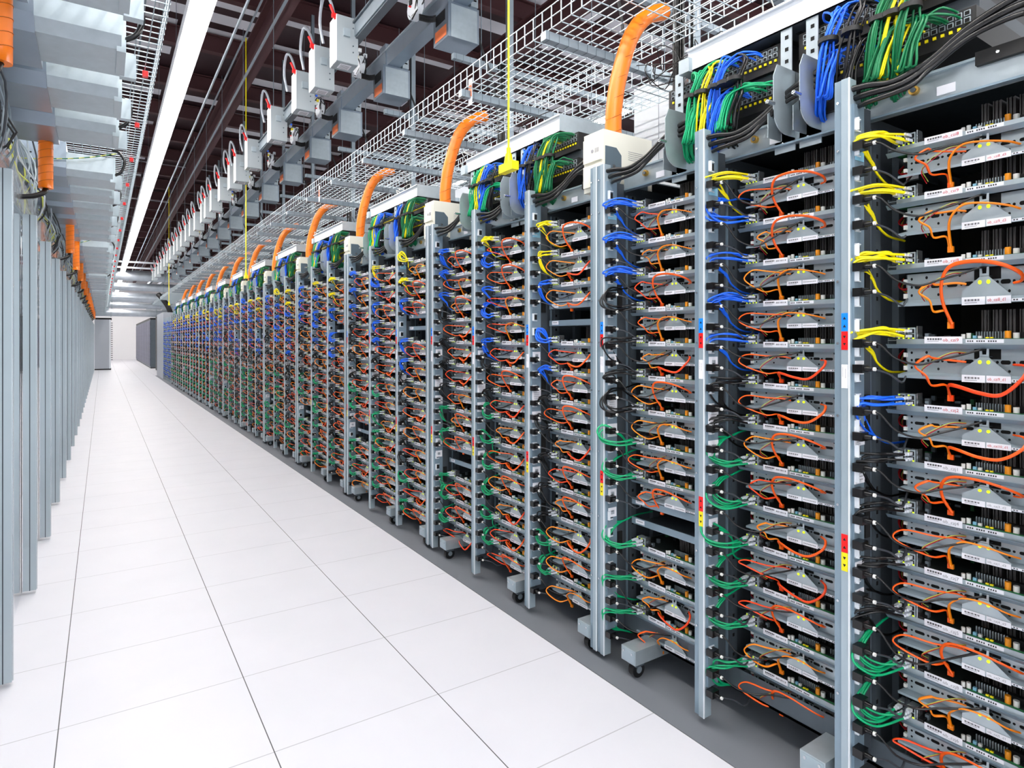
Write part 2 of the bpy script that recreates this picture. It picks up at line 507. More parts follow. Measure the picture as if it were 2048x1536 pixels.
def data_cable_right(i):
    r = random.Random(200+i); b = MB()
    m = ['orange', 'orange_light', 'orange_red', 'orange', 'orange_light', 'orange'][i % 6]
    if i % 3 == 0:    # loops up over the triangle
        pts = [(0.012, -0.352, -0.050), (0.0, -0.372, -0.047), (-0.03, -0.378, -0.035), (-0.055, -0.345, -0.018), (-0.06, -0.29, -0.008-0.01*r.random()), (-0.055, -0.235, -0.014), (-0.04, -0.208, -0.04), (-0.015, -0.200, -0.08), (0.012, -0.212, -0.124)]
    elif i % 3 == 1:  # straight across the triangle face
        pts = [(0.012, -0.365, -0.058), (-0.010, -0.345, -0.050), (-0.022, -0.300, -0.036-0.01*r.random()), (-0.03, -0.255, -0.038), (-0.03, -0.228, -0.058), (-0.012, -0.214, -0.082), (0.012, -0.210, -0.124)]
    else:             # droops below the shelf and back
        pts = [(0.012, -0.352, -0.050), (-0.02, -0.385, -0.052), (-0.045, -0.388, -0.074), (-0.05, -0.345, -0.100-0.012*r.random()), (-0.045, -0.295, -0.108), (-0.035, -0.245, -0.098), (-0.015, -0.214, -0.098), (0.012, -0.210, -0.124)]
    b.tube(pts, 0.003, m, n=6, sub=5, flat=(0.0044, 0.0024))
    b.loc(0.012, 0.020, 0.208, 0.215, -0.133, -0.120, m)
    return b
def power_cord(i):
    r = random.Random(300+i); b = MB()
    z0 = -0.010; sag = -0.050 - 0.045*r.random()
    # plug block and strain relief, in the outlet on the far side of the bay
    b.loc(-0.162, -0.127, 0.030, 0.058, z0-0.012, z0+0.012, 'black_rubber')
    b.cyl((-0.145, -0.078, z0), 0.006, 0.022, 'black_rubber', axis='y', n=8, r2=0.008)
    b.loc(-0.162, -0.127, 0.030, 0.058, z0-0.012-0.072, z0+0.012-0.072, 'black_rubber')
    b.cyl((-0.145, -0.078, z0-0.072), 0.006, 0.022, 'black_rubber', axis='y', n=8, r2=0.008)
    b.cyl((-0.145, -0.086, z0), 0.006, 0.006, 'white_plastic', axis='y', n=8)
    b.cyl((-0.145, -0.086, z0-0.072), 0.0055, 0.006, 'white_plastic', axis='y', n=8)
    b.tube([(-0.145, -0.076, z0), (-0.140, -0.096, z0-0.004), (-0.115, -0.125, sag*0.75), (-0.075, -0.165, sag), (-0.05, -0.205, sag*0.8), (-0.030, -0.25, sag*0.3-0.02), (-0.016, -0.285, -0.027), (0.0, -0.296, -0.026)], 0.0031, 'black_rubber', n=6, sub=4)
    b.tube([(-0.145, -0.076, z0-0.072), (-0.10, -0.098, z0-0.085), (-0.06, -0.115, -0.12), (0.0, -0.10, -0.105), (0.08, -0.08, -0.07)], 0.003, 'cable_grey', n=6, sub=4)
    b.tube([(0.02, -0.243, -0.034), (-0.01, -0.22, -0.034), (-0.03, -0.185, -0.055), (-0.03, -0.155, -0.082), (0.02, -0.15, -0.11)], 0.0014, 'ground_wire', n=4, sub=4)
    b.tube([(0.02, -0.243, -0.036), (-0.008, -0.218, -0.037), (-0.026, -0.183, -0.060), (-0.026, -0.152, -0.088), (0.02, -0.146, -0.115)], 0.0014, 'red_wire', n=4, sub=4)
    return b

M_TRAY = mesh_tray().mesh('tray'); M_LAB = mesh_label_far().mesh('name_label'); M_BOARD = mesh_board().mesh('circuit_board')
M_JACK = mesh_jacks().mesh('network_jacks'); M_BRK = mesh_bracket().mesh('drive_shelf'); M_TRI = mesh_triangle().mesh('triangular_bracket')
M_DLAB = mesh_drive_label().mesh('drive_label'); M_PSU = mesh_psu().mesh('power_supply')
M_DL = [data_cable_left(i).mesh('data_cable') for i in range(6)]
M_DR = [data_cable_right(i).mesh('data_cable') for i in range(6)]
M_PC = [power_cord(i).mesh('power_cord') for i in range(4)]

# patch cables
def shorten(pts):
    return [((p[0]*0.52 if p[0] < 0 else p[0]), -(0.040 - p[1]*0.60), p[2]*0.9) for p in pts[:2]*0 + pts]
def patch_strands(style, seed, n):
    """returns list of point lists for one bundle."""
    r = random.Random(seed); out = []
    for k in range(n):
        a0 = 0.084 + 0.026*(k % 2) + 0.004*r.random(); z0 = 0.011 + 0.015*((k//2) % 2)
        f = -0.10 - 0.045*r.random(); aL = 0.012 + 0.022*r.random()
        j = lambda s: (r.random()-0.5)*s
        if style == 0:      # flat fan, loops back at the left
            pts = [(-0.004, -a0, z0), (-0.035, -a0+0.002, z0+j(.006)), (f*0.7, -0.075+j(.01), z0+0.008+j(.012)), (f, -aL-0.014, z0+0.002+j(.012)),
                   (f-0.012, -aL, z0-0.012+j(.008)), (f+0.02, -aL+j(.006), z0-0.022), (-0.05, -0.028, -0.035+j(.012)), (-0.02, -0.030, -0.068), (0.04, -0.034, -0.095), (0.14, -0.034, -0.10)]
        elif style == 1:    # hangs downwards from the left
            pts = [(-0.004, -a0, z0), (-0.035, -a0+0.002, z0+j(.006)), (f*0.75, -0.07+j(.01), z0-0.002+j(.01)), (f, -aL-0.01, z0-0.004+j(.01)),
                   (f-0.006, -aL, z0-0.03), (f+0.03, -aL-0.004, -0.065+j(.01)), (-0.03, -0.03, -0.095), (0.04, -0.034, -0.12), (0.14, -0.034, -0.125)]
        elif style == 2:    # comes down from above
            pts = [(-0.004, -a0, z0), (-0.035, -a0+0.002, z0-0.002), (f*0.8, -0.07+j(.01), z0-0.012+j(.01)), (f-0.01, -aL-0.012, z0+0.004+j(.01)),
                   (f-0.012, -aL, z0+0.035+j(.014)), (f+0.025, -aL-0.004, z0+0.07), (-0.03, -0.03, 0.095), (0.04, -0.034, 0.11), (0.14, -0.034, 0.11)]
        else:               # wide round loop
            pts = [(-0.004, -a0, z0), (-0.035, -a0+0.002, z0), (f*0.8, -0.08+j(.01), z0-0.008), (f-0.02, -0.04+j(.01), z0+0.002), (f-0.03, -0.012, z0+0.03+j(.01)),
                   (f-0.01, -0.016, z0+0.058+j(.01)), (f+0.03, -0.04, z0+0.045), (-0.03, -0.04, 0.01), (-0.015, -0.034, -0.05), (0.04, -0.034, -0.08), (0.14, -0.034, -0.085)]
        out.append((pts, a0, z0))
    return out
PC_MAT = {'yellow': 'yellow', 'blue': 'blue', 'green': 'green', 'black': 'black_rubber'}
def strand_mesh(pts, a0, z0, col, mb=None, n=6, sub=5, rad=0.0034):
    b = mb or MB()
    b.tube(pts, rad, PC_MAT[col], n=n, sub=sub)
    b.loc(-0.024, 0.002, a0-0.0055, a0+0.0055, z0-0.004, z0+0.004, 'clear_plug')
    b.loc(-0.036, -0.024, a0-0.004, a0+0.004, z0-0.0035, z0+0.0035, 'clear_plug' if col != 'yellow' else 'cream')
    return b
STR = {}; BUN = {}
for ci, col in enumerate(('yellow', 'blue', 'green', 'black')):
    for st in range(6):
        style = (st % 3) if st < 5 else 3
        if col == 'yellow': style = (0, 0, 3, 0, 1, 0)[st]
        if col == 'green': style = (2, 1, 3, 2, 1, 2)[st]
        n = {'yellow': 7, 'blue': 7, 'green': 5, 'black': 5}[col]
        ss = patch_strands(style, ci*50+st*7+1, n)
        STR[col, st] = [strand_mesh(p, a, z, col).mesh('patch_cable') for p, a, z in ss]
        b = MB()
        for p, a, z in ss: strand_mesh([p[0], p[1]] + shorten(p)[2:], a, z, col, b, n=5, sub=4, rad=0.0033)
        BUN[col, st] = b.mesh('patch_cable_bundle')

# ------------------------------------------------------------------ racks
PITCH = 1.663
N_RACK = 13
def rack_posts(i):
    if i == 0: return [0.455, 0.961, 1.474, 2.000]
    r = 2.0 + (i-1)*PITCH
    return [r+0.048, r+0.556, r+1.10, r+1.640]

def post_mesh():
    b = MB()
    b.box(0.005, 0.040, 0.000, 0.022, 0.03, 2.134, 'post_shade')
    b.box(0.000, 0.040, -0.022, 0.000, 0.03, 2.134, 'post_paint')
    b.box(-0.0015, 0.003, -0.024, -0.021, 0.03, 2.134, 'white_panel')
    for z in (2.07, 1.93, 1.55, 1.16, 1.37, 0.9, 0.62, 0.35):
        b.cyl((0.0005, 0.011, z), 0.004, 0.006, 'chrome', axis='x', n=8)
    return b.mesh('post')
M_POST = post_mesh()
def arrow_sticker(c1, c2, up1=True):
    b = MB()
    b.box(-0.0012, 0.0, -0.019, -0.001, 0.0, 0.052, c1)
    b.box(-0.0012, 0.0, -0.019, -0.001, -0.054, -0.001, c2)
    def tri(z, up):
        h = 0.004 if up else -0.004
        b.prism([(-0.0145, z-h), (-0.0055, z-h), (-0.010, z+h)], 0.0007, 'black', 'x', (-0.0018, 0, 0))
    tri(0.038, True); tri(0.015, True); tri(-0.017, False); tri(-0.038, False)
    return b.mesh('arrow_sticker')
M_STK_A = arrow_sticker('sticker_blue', 'sticker_red'); M_STK_B = arrow_sticker('sticker_red', 'sticker_yellow')
def post_label():
    b = MB().box(-0.0012, 0, -0.019, -0.001, -0.034, 0.034, 'white_label')
    for k in range(7):
        b.box(-0.0017, -0.0010, -0.006, -0.004, 0.024-k*0.004, 0.026-k*0.004, 'grey_ink')
        b.box(-0.0017, -0.0010, -0.014, -0.0118, 0.020-k*0.004, 0.022-k*0.004, 'grey_ink')
    return b.mesh('paper_label')
M_PLAB = post_label()
def divider():
    b = MB()
    b.box(0.04, 0.80, 0.0, 0.006, 0.10, 2.06, 'darker_steel')
    b.box(0.172, 0.202, -0.012, 0.0, 0.12, 2.02, 'dark_steel')
    b.box(0.150, 0.158, -0.006, 0.0, 0.12, 2.02, 'post_shade')
    b.box(0.30, 0.34, -0.02, 0.0, 0.12, 2.02, 'dark_steel')
    for k in range(26):
        b.box(0.176, 0.186, -0.0128, -0.011, 0.2+k*0.0722, 0.212+k*0.0722, 'hole')
    return b.mesh('divider_panel')
M_DIV = divider()
def pstrip():
    b = MB()
    b.box(0.0, 0.055, 0, 0.012, 0.14, 2.06, 'post_shade')
    b.box(0.055, 0.10, 0.004, 0.012, 0.14, 2.06, 'darker_steel')
    z = 2.0
    k = 0
    while z > 0.22:
        b.box(0.001, 0.006, -0.012, 0.0, z-0.018, z+0.018, 'white_panel')
        b.box(0.001, 0.030, -0.004, 0.0, z+0.016, z+0.019, 'white_panel')
        b.box(0.001, 0.030, -0.004, 0.0, z-0.019, z-0.016, 'white_panel')
        b.box(0.008, 0.030, -0.0015, 0.0, z-0.012, z+0.012, 'hole')
        z -= 0.0722; k += 1
    b.box(0.004, 0.050, -0.002, 0.0, 1.898, 1.938, 'sticker_pale_blue')
    for zz in (1.075, 0.965):
        b.box(0.0, 0.054, -0.002, 0.0, zz, zz+0.055, 'white_label')
        for q in range(4): b.box(0.010, 0.044, -0.0026, -0.001, zz+0.010+q*0.009, zz+0.012+q*0.009, 'grey_ink')
    for zz in (1.28, 0.70, 0.62):
        b.box(0.004, 0.05, -0.002, 0.0, zz, zz+0.04, 'white_label')
        b.box(0.018, 0.036, -0.004, -0.0015, zz+0.012, zz+0.028, 'cabinet_grey')
    for zz in (1.52, 1.12, 0.80, 0.45):
        b.box(0.060, 0.085, -0.002, 0.006, zz, zz+0.10, 'hole')
    return b.mesh('power_strip')
M_STRIP = pstrip()
def top_beam(L):
    b = MB()
    b.box(0.140, 0.150, 0, L, 2.035, 2.125, 'galvanised')
    b.box(0.128, 0.140, 0, L, 2.118, 2.125, 'post_paint')
    b.box(0.120, 0.140, 0, L, 2.035, 2.041, 'post_shade')
    b.box(0.14, 0.8, 0, L, 2.118, 2.123, 'dark_steel')
    return b
def beam_for(posts):
    L = posts[3]-posts[0]
    b = top_beam(L)
    for p in posts[1:]:
        y = p - posts[0] - 0.135
        b.cyl((0.128, y, 2.088), 0.013, 0.014, 'brass', axis='x', n=14)
        b.cyl((0.124, y, 2.088), 0.007, 0.005, 'dark_steel', axis='x', n=10)
        b.box(0.139, 0.1405, y-0.10, y-0.055, 2.055, 2.08, 'white_label')
        b.box(0.125, 0.14, y-0.34, y-0.15, 2.10, 2.135, 'black')
        b.cyl((0.122, y-0.20, 2.118), 0.004, 0.004, 'chrome', axis='x', n=8)
    return b.mesh('top_beam')
def guide():
    """galvanised curved cable-guide plate standing on the beam"""
    b = MB()
    pts = [(0.0, 0.02)]
    for i in range(9):
        t = PI + PI/2*i/8
        pts.append((0.07+math.cos(t)*0.07, 0.05+math.sin(t)*0.07-0.0))
    pts += [(0.16, -0.02), (0.16, 0.20), (0.02, 0.20), (0.0, 0.16)]
    b.prism(pts, 0.003, 'galvanised', 'y')
    b.prism([(0.045, -0.02), (0.16, -0.02), (0.16, 0.14), (0.045, 0.06)], 0.003, 'galvanised', 'y', (0, 0.05, 0))
    b.box(0.12, 0.124, 0.0, 0.075, -0.06, 0.20, 'galvanised')
    for z in (0.16, 0.10, 0.03, -0.03): b.cyl((0.117, 0.045, z), 0.005, 0.004, 'chrome', axis='x', n=8)
    b.cyl((-0.03, 0.004, 0.07), 0.007, 0.035, 'chrome', axis='x', n=8)
    b.box(0.10, 0.104, 0.0, 0.04, 0.20, 0.36, 'galvanised')
    for z in (0.23, 0.27, 0.31): b.box(0.099, 0.101, 0.012, 0.024, z, z+0.012, 'hole')
    return b.mesh('cable_guide')
M_GUIDE = guide()
def back_panel(L): return MB().box(0.80, 0.81, 0, L, 0.1, 2.12, 'black').mesh('back_panel')
def base(L):
    b = MB()
    b.box(0.14, 0.80, 0, L, 0.105, 0.115, 'galvanised')
    b.box(0.14, 0.145, 0, L, 0.105, 0.185, 'dark_steel')
    b.box(0.75, 0.80, 0, L, 0.06, 0.12, 'dark_steel')
    return b.mesh('base_frame')
def caster():
    b = MB()
    b.box(-0.005, 0.70, -0.035, 0.045, 0.070, 0.128, 'galvanised')
    b.box(-0.007, -0.004, -0.030, 0.040, 0.075, 0.123, 'post_paint')
    b.cyl((-0.010, -0.018, 0.112), 0.005, 0.005, 'chrome', axis='x', n=8)
    b.cyl((-0.010, 0.028, 0.112), 0.005, 0.005, 'chrome', axis='x', n=8)
    b.box(0.015, 0.06, -0.02, 0.03, 0.052, 0.072, 'dark_steel')
    return b.mesh('caster_housing')
def wheel():
    return MB().cyl((0.04, -0.010, 0.034), 0.032, 0.028, 'black_rubber', axis='y', n=20).cyl((0.04, -0.013, 0.034), 0.014, 0.034, 'strut', axis='y', n=12).mesh('wheel')
M_CH = caster(); M_WH = wheel()

def rack_word(i): return 'nearest rack' if i == 0 else ORD[i] + ' rack along aisle'
def build_rack(i, beamm, backm, basem):
    P = rack_posts(i); y0 = P[0]
    R = thing('server_rack', 'tall grey steel server rack with open shelves, ' + ('nearest to the camera' if i == 0 else ORD[i] + ' from the camera'), 'rack', (XF, y0, 0), 'server racks along the right side of the aisle')
    for k, p in enumerate(P):
        po = part('post', M_POST, R, (0, p-y0, 0))
        if k == 0: part('divider_panel', M_DIV, R, (0, p-y0, 0)); continue
        part('arrow_sticker', M_STK_A, po, (0, 0, 1.4055), 'blue and red arrow sticker')
        part('arrow_sticker', M_STK_B, po, (0, 0, 0.767), 'red and yellow arrow sticker')
        part('paper_label', M_PLAB, po, (0, 0, 1.275), 'white paper label')
        part('divider_panel', M_DIV, R, (0, p-y0+(0 if k < 3 else 0), 0))
        if k > 0: part('power_strip', M_STRIP, R, (0.014, p-y0-0.030, 0))
    part('top_beam', beamm, R, (0, 0, 0)); part('back_panel', backm, R); part('base_frame', basem, R)
    r = P[3] - 1.64
    for off in (0.10, 0.68, 1.46):
        yy = r + off - y0
        if yy < 0.0: continue
        c = part('caster_housing', M_CH, R, (0, yy, 0)); part('wheel', M_WH, c, (0, 0, 0), 'black wheel')
    for off in (0.74, 0.83, 1.29):
        part('cable_guide', M_GUIDE, R, (0.02, r+off-y0, 2.075))
    return R
for i in range(N_RACK):
    P = rack_posts(i); L = P[3]-P[0]
    if i == 0: bm0, bk0, bs0 = beam_for(P), back_panel(L), base(L)
    if i == 1: bm0, bk0, bs0 = beam_for(P), back_panel(L), base(L)
    build_rack(i, bm0, bk0, bs0)

# ------------------------------------------------------------------ servers in the racks
Z_STD = [1.942-0.1445*k for k in range(13)]
Z_NEAR = [1.944, 1.790, 1.598, 1.380, 1.187, 1.026, 0.877, 0.726, 0.579, 0.430, 0.285]
PAT = {0: 'YYBxBBkkkkkGG', 1: 'YBBBBkkGGGGGG', 2: 'BBBkkkkGGxGGG'}
PAT_R = {(0, 0): 'YYYYBkkkkGG', (0, 1): 'YBBBBkkGGGGGG', (0, 2): 'BBBkkkkGGxGGG'}
CN = {'Y': 'yellow', 'B': 'blue', 'k': 'black', 'G': 'green'}
BAYW = ['right bay', 'middle bay', 'left bay']
def near_label(name, dname, red):
    b = mesh_label(); text_to(b, name, 0.0125, (-0.0048, -0.196, -0.004), 'red_ink' if red else 'grey_ink')
    return b.mesh('name_label'), mesh_drive_label(dname, 'red_ink' if red else 'grey_ink').mesh('drive_label')
NAMES = [('ob_czi8', 'ob_czi8_d3', 1), ('ob_czi9', 'ob_czi9_d3', 1), ('ob_czi8', 'ob_czi8_d1', 1), ('ob_czi9', 'ob_czi9_d1', 1), ('ob_czj2', 'ob_czi10_d1', 1),
         ('ob_czj1', 'ob_czj3_d2', 0), ('ob_czj4', 'ob_czj1_d3', 0), ('ob_czj7', 'ob_czj4_d3', 0), ('ob_czj5', 'ob_czj7_d2', 0), ('ob_czj8', 'ob_czj5_d1', 0), ('ob_czj6', 'ob_czj8_d1', 0)]

def blank_shelf():
    b = MB()
    for z in (0.0, -0.085):
        b.loc(-0.002, 0.004, 0.05, 0.485, z-0.018, z+0.010, 'post_shade')
        b.loc(0.0, 0.45, 0.05, 0.485, z-0.019, z-0.017, 'dark_steel')
        b.loc(-0.0035, -0.002, 0.075, 0.125, z-0.012, z+0.006, 'white_label')
        for q in range(8): b.loc(-0.0042, -0.003, 0.082+q*0.0045, 0.0845+q*0.0045, z-0.004, z+0.001, 'grey_ink')
    return b.mesh('blank_shelf')
M_BLANK = blank_shelf()

cnt = 0; far_sites = []
rr = random.Random(11)
rcount = {}
for i in range(N_RACK):
    P = rack_posts(i)
    for bay in range(3):
        yp = P[bay+1]
        XB = (1.95, 1.95, 1.925)[bay] if i == 0 else (1.895 if i == 1 else 1.868)   # how far the trays sit behind the posts
        near = (i == 0 and bay == 0)
        zs = Z_NEAR if near else Z_STD
        pat = PAT_R.get((i, bay), PAT[bay])
        if i >= 3 and (i + bay) % 3 == 1: pat = pat.replace('x', 'G' if bay == 2 else 'B')
        for k, ch in enumerate(pat):
            z = zs[k]
            where = '%s, %s, %s' % (from_top(k), BAYW[bay], rack_word(i))
            if ch == 'x':
                if i < 8: solo('blank_shelf', M_BLANK, 'pair of empty grey shelf panels, in ' + BAYW[bay] + ' of ' + rack_word(i), 'shelf', (XB, yp, z+0.045), 'empty shelf panels in the racks')
                continue
            jx = rr.randrange(6); jy = rr.randrange(6); jp = rr.randrange(4)
            if cnt >= 298:
                far_sites.append((yp, z, CN[ch], jx, jy)); continue
            S = thing('server', 'open server tray, ' + where, 'server', (XB, yp, z), 'open server trays in the racks')
            part('tray', M_TRAY, S); part('circuit_board', M_BOARD, S); part('network_jacks', M_JACK, S)
            sz = 1.0
            if near: sz = [1.05, 1.25, 1.4, 1.28, 1.05, 1.0, 1.0, 1.0, 1, 1, 1][k]
            s3 = (1, 1, sz)
            part('drive_shelf', M_BRK, S, scale=s3); tr = part('triangular_bracket', M_TRI, S, scale=s3)
            if near:
                a, d, red = NAMES[k]; ml, md = near_label(a, d, red)
                part('name_label', ml, S, label='white label reading ' + a); part('drive_label', md, tr, label='white labels reading ' + d)
            else:
                part('name_label', M_LAB, S, label='white name label'); part('drive_label', M_DLAB, tr, label='white drive labels')
            part('power_supply', M_PSU, S)
            part('data_cable', M_DL[jx], S, scale=s3); part('data_cable', M_DR[jy], S, scale=s3)
            part('power_cord', M_PC[jp], S, (XT-XB, 0, 0))
            v = rr.randrange(6); c = CN[ch]
            if i == 0:
                if near and ch == 'Y': v = (0, 3, 1, 5)[k]
                Bn = thing('patch_cable_bundle', c + ' patch cables plugged in, ' + where, 'cables', (XB, yp, z), 'patch cables on the servers')
                for me in STR[c, v]: part('patch_cable', me, Bn)
            else:
                solo('patch_cable_bundle', BUN[c, v], c + ' patch cables plugged in, ' + where, 'cables', (XB, yp, z), 'patch cables on the servers')
            cnt += 1
# two further racks beyond with nothing but blue cabling
def simple_server():
    b = MB()
    b.loc(-0.002, 0.45, 0.05, 0.485, -0.012, 0.0, 'galvanised')
    b.loc(-0.004, -0.003, 0.150, 0.243, -0.010, 0.0095, 'white_label')
    b.loc(0.0, 0.03, 0.078, 0.131, 0.002, 0.036, 'galvanised')
    b.loc(0.06, 0.2, 0.26, 0.47, 0.0, 0.075, 'fin_black')
    b.loc(0.02, 0.022, 0.095, 0.485, -0.073, -0.019, 'galvanised')
    b.loc(-0.004, 0.02, 0.085, 0.485, -0.086, -0.073, 'post_paint')
    b.prism([(-0.243, -0.074), (-0.243, -0.062), (-0.293, -0.030), (-0.352, -0.074)], 0.002, 'galvanised', 'x', (-0.006, 0, 0))
    b.loc(-0.0082, -0.0072, 0.243, 0.352, -0.0885, -0.0735, 'white_label')
    b.loc(0.012, 0.02, 0.3, 0.48, 0.0, 0.008, 'sticker_yellow')
    b.loc(-0.072, -0.040, 0.030, 0.07, -0.022, 0.002, 'black_rubber')
    b.loc(-0.072, -0.040, 0.030, 0.07, -0.094, -0.070, 'black_rubber')
    b.tube([(-0.055, -0.08, -0.01), (-0.05, -0.14, -0.07), (-0.016, -0.285, -0.027)], 0.004, 'black_rubber', n=4, sub=3)
    return b
def simple_cables(i):
    r = random.Random(i+900); b = MB(); m = ['orange', 'orange_light', 'orange_red'][i % 3]
    aL = 0.085+0.06*r.random()
    b.tube([(0.012, -0.246, -0.047), (-0.04, -aL-0.03, -0.03), (-0.06, -aL, -0.05), (-0.03, -0.17, -0.09), (0.01, -0.20, -0.124)], 0.0065, m, n=4, sub=2)
    b.tube([(0.012, -0.36, -0.050), (-0.03, -0.30, -0.02-0.04*r.random()), (-0.03, -0.23, -0.05), (0.01, -0.21, -0.124)], 0.0065, m, n=4, sub=2)
    return b
def simple_patch(col, i):
    b = MB()
    for p, a, z in patch_strands((0, 1, 2, 3)[i % 4], i+70, 4):
        b.tube([p[0], p[1]] + shorten(p)[2:], 0.0058, PC_MAT[col], n=4, sub=2)
        b.loc(-0.034, 0.002, a-0.006, a+0.006, z-0.005, z+0.005, 'clear_plug')
    return b
SS = simple_server(); SC = [simple_cables(i) for i in range(6)]; SP = {(c, i): simple_patch(c, i) for c in PC_MAT for i in range(4)}
stuffS = MB(); stuffP = MB()
YB0 = 2.0 + (N_RACK-1)*PITCH + 0.02       # where the blue-cabled racks begin
for q in range(2):
    P = [YB0+q*1.45+v for v in (0.022, 0.48, 0.95, 1.42)]
    for bay in range(3):
        for k in range(13): far_sites.append((P[bay+1], Z_STD[k], 'blue', k % 6, bay))
for (yp, z, col, jx, jy) in far_sites:
    T = Matrix.Translation((1.868, yp, z))
    stuffS.merge(SS, T)
    if col != 'blue' or yp < YB0: stuffS.merge(SC[jx], T)
    stuffP.merge(SP[col, (jx+jy) % 4], T)
solo('server_trays', stuffS, 'far rows of open server trays too small to tell apart at the aisle end', 'servers', kind='stuff')
solo('patch_cables', stuffP, 'far tangle of blue, green and black patch cables at the aisle end', 'cables', kind='stuff')
# frames of the two far blue-cabled racks
for q in range(2):
    y0 = YB0+q*1.45
    R = thing('server_rack', 'narrow-bay rack with blue cabling, ' + ('nearer' if q == 0 else 'farther') + ' of the two before the grey end panel', 'rack', (XF, y0, 0), 'blue-cabled racks at the far end')
    for v in (0.022, 0.48, 0.95, 1.42): part('post', M_POST, R, (0, v, 0)); part('divider_panel', M_DIV, R, (0, v, 0))
    part('back_panel', back_panel(1.44), R); part('base_frame', base(1.44), R); part('top_beam', top_beam(1.44), R)

# ------------------------------------------------------------------ on top of the racks
def switch_mesh():
    b = MB()
    L = 0.50
    b.box(0.0, 0.36, 0, L, 0.0, 0.085, 'black')
    b.box(0.0, 0.36, 0, L, 0.125, 0.21, 'black')
    b.box(0.02, 0.36, 0, L, 0.085, 0.125, 'darker_steel')
    return b.mesh('chassis')
def switch_ports(zz):
    b = MB(); L = 0.50
    for z0 in (zz,):
        for k in range(24):
            y = 0.012 + k*0.0198
            b.box(-0.004, 0.0, y, y+0.015, z0, z0+0.014, 'galvanised')
            b.box(-0.005, -0.003, y+0.002, y+0.013, z0+0.001, z0+0.011, 'hole')
            b.box(-0.004, 0.0, y, y+0.015, z0+0.018, z0+0.032, 'galvanised')
            b.box(-0.005, -0.003, y+0.002, y+0.013, z0+0.020, z0+0.030, 'hole')
            b.box(-0.004, 0.0, y+0.003, y+0.011, z0-0.016, z0-0.008, 'sticker_yellow')
    return b.mesh('port_row')
M_SW = switch_mesh(); M_SWP = [switch_ports(0.045), switch_ports(0.168)]
def sw_bundle(col, seed, n, ystart, yc, zs=(0.06, 0.185), drop=-0.16, spread=0.16):
    """strands gathered from switch ports, tied, and dropped; local origin = switch origin"""
    b = MB(); r = random.Random(seed)
    for k in range(n):
        ys = ystart - spread*r.random(); z = r.choice(zs) + 0.02*r.random()
        j = lambda s: (r.random()-0.5)*s
        ang = 2*PI*r.random(); rad = 0.020*math.sqrt(r.random())
        dx, dy = math.cos(ang)*rad, math.sin(ang)*rad
        top = 0.17 if z > 0.12 else 0.06
        pts = [(-0.002, ys, z), (-0.03, ys+0.01, z+0.006), (-0.055+dx, (ys+yc)/2+j(.02), z+0.012+j(.01)), (-0.075+dx, yc-0.02+dy, top+j(.01)),
               (-0.085+dx, yc+dy, top-0.06), (-0.085+dx*1.5, yc+0.01+dy*1.5, top-0.12), (-0.06+dx, yc+0.04+dy, drop+0.05+j(.02)), (0.0+dx, yc+0.07+dy, drop+j(.02)), (0.10, yc+0.06+dy, drop-0.01)]
        b.tube(pts, 0.0034, col, n=5, sub=3)
    b.cyl((-0.085, yc+0.003, 0.10), 0.029, 0.014, 'black', n=12)
    return b
SWB_A = [('green', 'green', sw_bundle('dark_green', 1, 22, 0.24, 0.20, spread=0.22, drop=-0.10), 'middle'), ('green', 'green', sw_bundle('dark_green', 2, 18, 0.15, 0.12, spread=0.12, drop=-0.10), 'right-hand'),
         ('blue', 'blue', sw_bundle('blue', 3, 18, 0.40, 0.35, spread=0.16, drop=-0.10), 'left-hand'), ('black', 'black', sw_bundle('black_rubber', 4, 14, 0.34, 0.28, drop=-0.10), 'middle'),
         ('yellow', 'yellow', sw_bundle('yellow', 5, 9, 0.18, 0.165, spread=0.06, drop=-0.04), 'small')]
SWB_B = [('green', 'green', sw_bundle('green', 11, 20, 0.36, 0.31, spread=0.2, drop=-0.10), 'left-hand'), ('blue', 'blue', sw_bundle('blue', 12, 20, 0.26, 0.20, spread=0.2, drop=-0.10), 'middle'),
         ('yellow', 'yellow', sw_bundle('yellow', 13, 6, 0.28, 0.26, spread=0.1, drop=-0.10), 'thin'), ('black', 'black', sw_bundle('black_rubber', 14, 10, 0.18, 0.12, spread=0.12, drop=-0.10), 'right-hand'),
         ('green', 'green', sw_bundle('green', 15, 14, 0.10, 0.16, zs=(0.06,), spread=0.10, drop=-0.06), 'lower')]
SWB_A = [(a, m.mesh('switch_cable_bundle'), w) for a, _, m, w in SWB_A]
SWB_B = [(a, m.mesh('switch_cable_bundle'), w) for a, _, m, w in SWB_B]
def power_box():
    b = MB()
    b.box(0, 0.30, 0, 0.13, 0.0, 0.262, 'cream')
    b.box(-0.012, 0.0, 0.008, 0.122, 0.13, 0.235, 'cream'); b.box(-0.012, 0.0, 0.008, 0.122, 0.02, 0.115, 'cream')
    for z in (0.055, 0.165):
        for k in range(4): b.box(-0.0135, -0.0118, 0.018+k*0.007, 0.021+k*0.007, z, z+0.02, 'grey_ink')
        b.cyl((-0.014, 0.060, z+0.010), 0.008, 0.003, 'grey_ink', axis='x', n=10)
    for k in range(5): b.box(0.15, 0.24, -0.0008, 0.0, 0.185-k*0.009, 0.187-k*0.009, 'grey_ink')
    return b.mesh('housing')
def power_box_plate():
    return MB().prism([(0.01, 0.02), (0.085, 0.02), (0.105, 0.05), (0.105, 0.16), (0.075, 0.19), (0.01, 0.19)], -0.003, 'box_grey', 'y', (0, 0, 0)).box(0.05, 0.066, -0.005, -0.003, 0.10, 0.112, 'chrome').mesh('cover_plate')
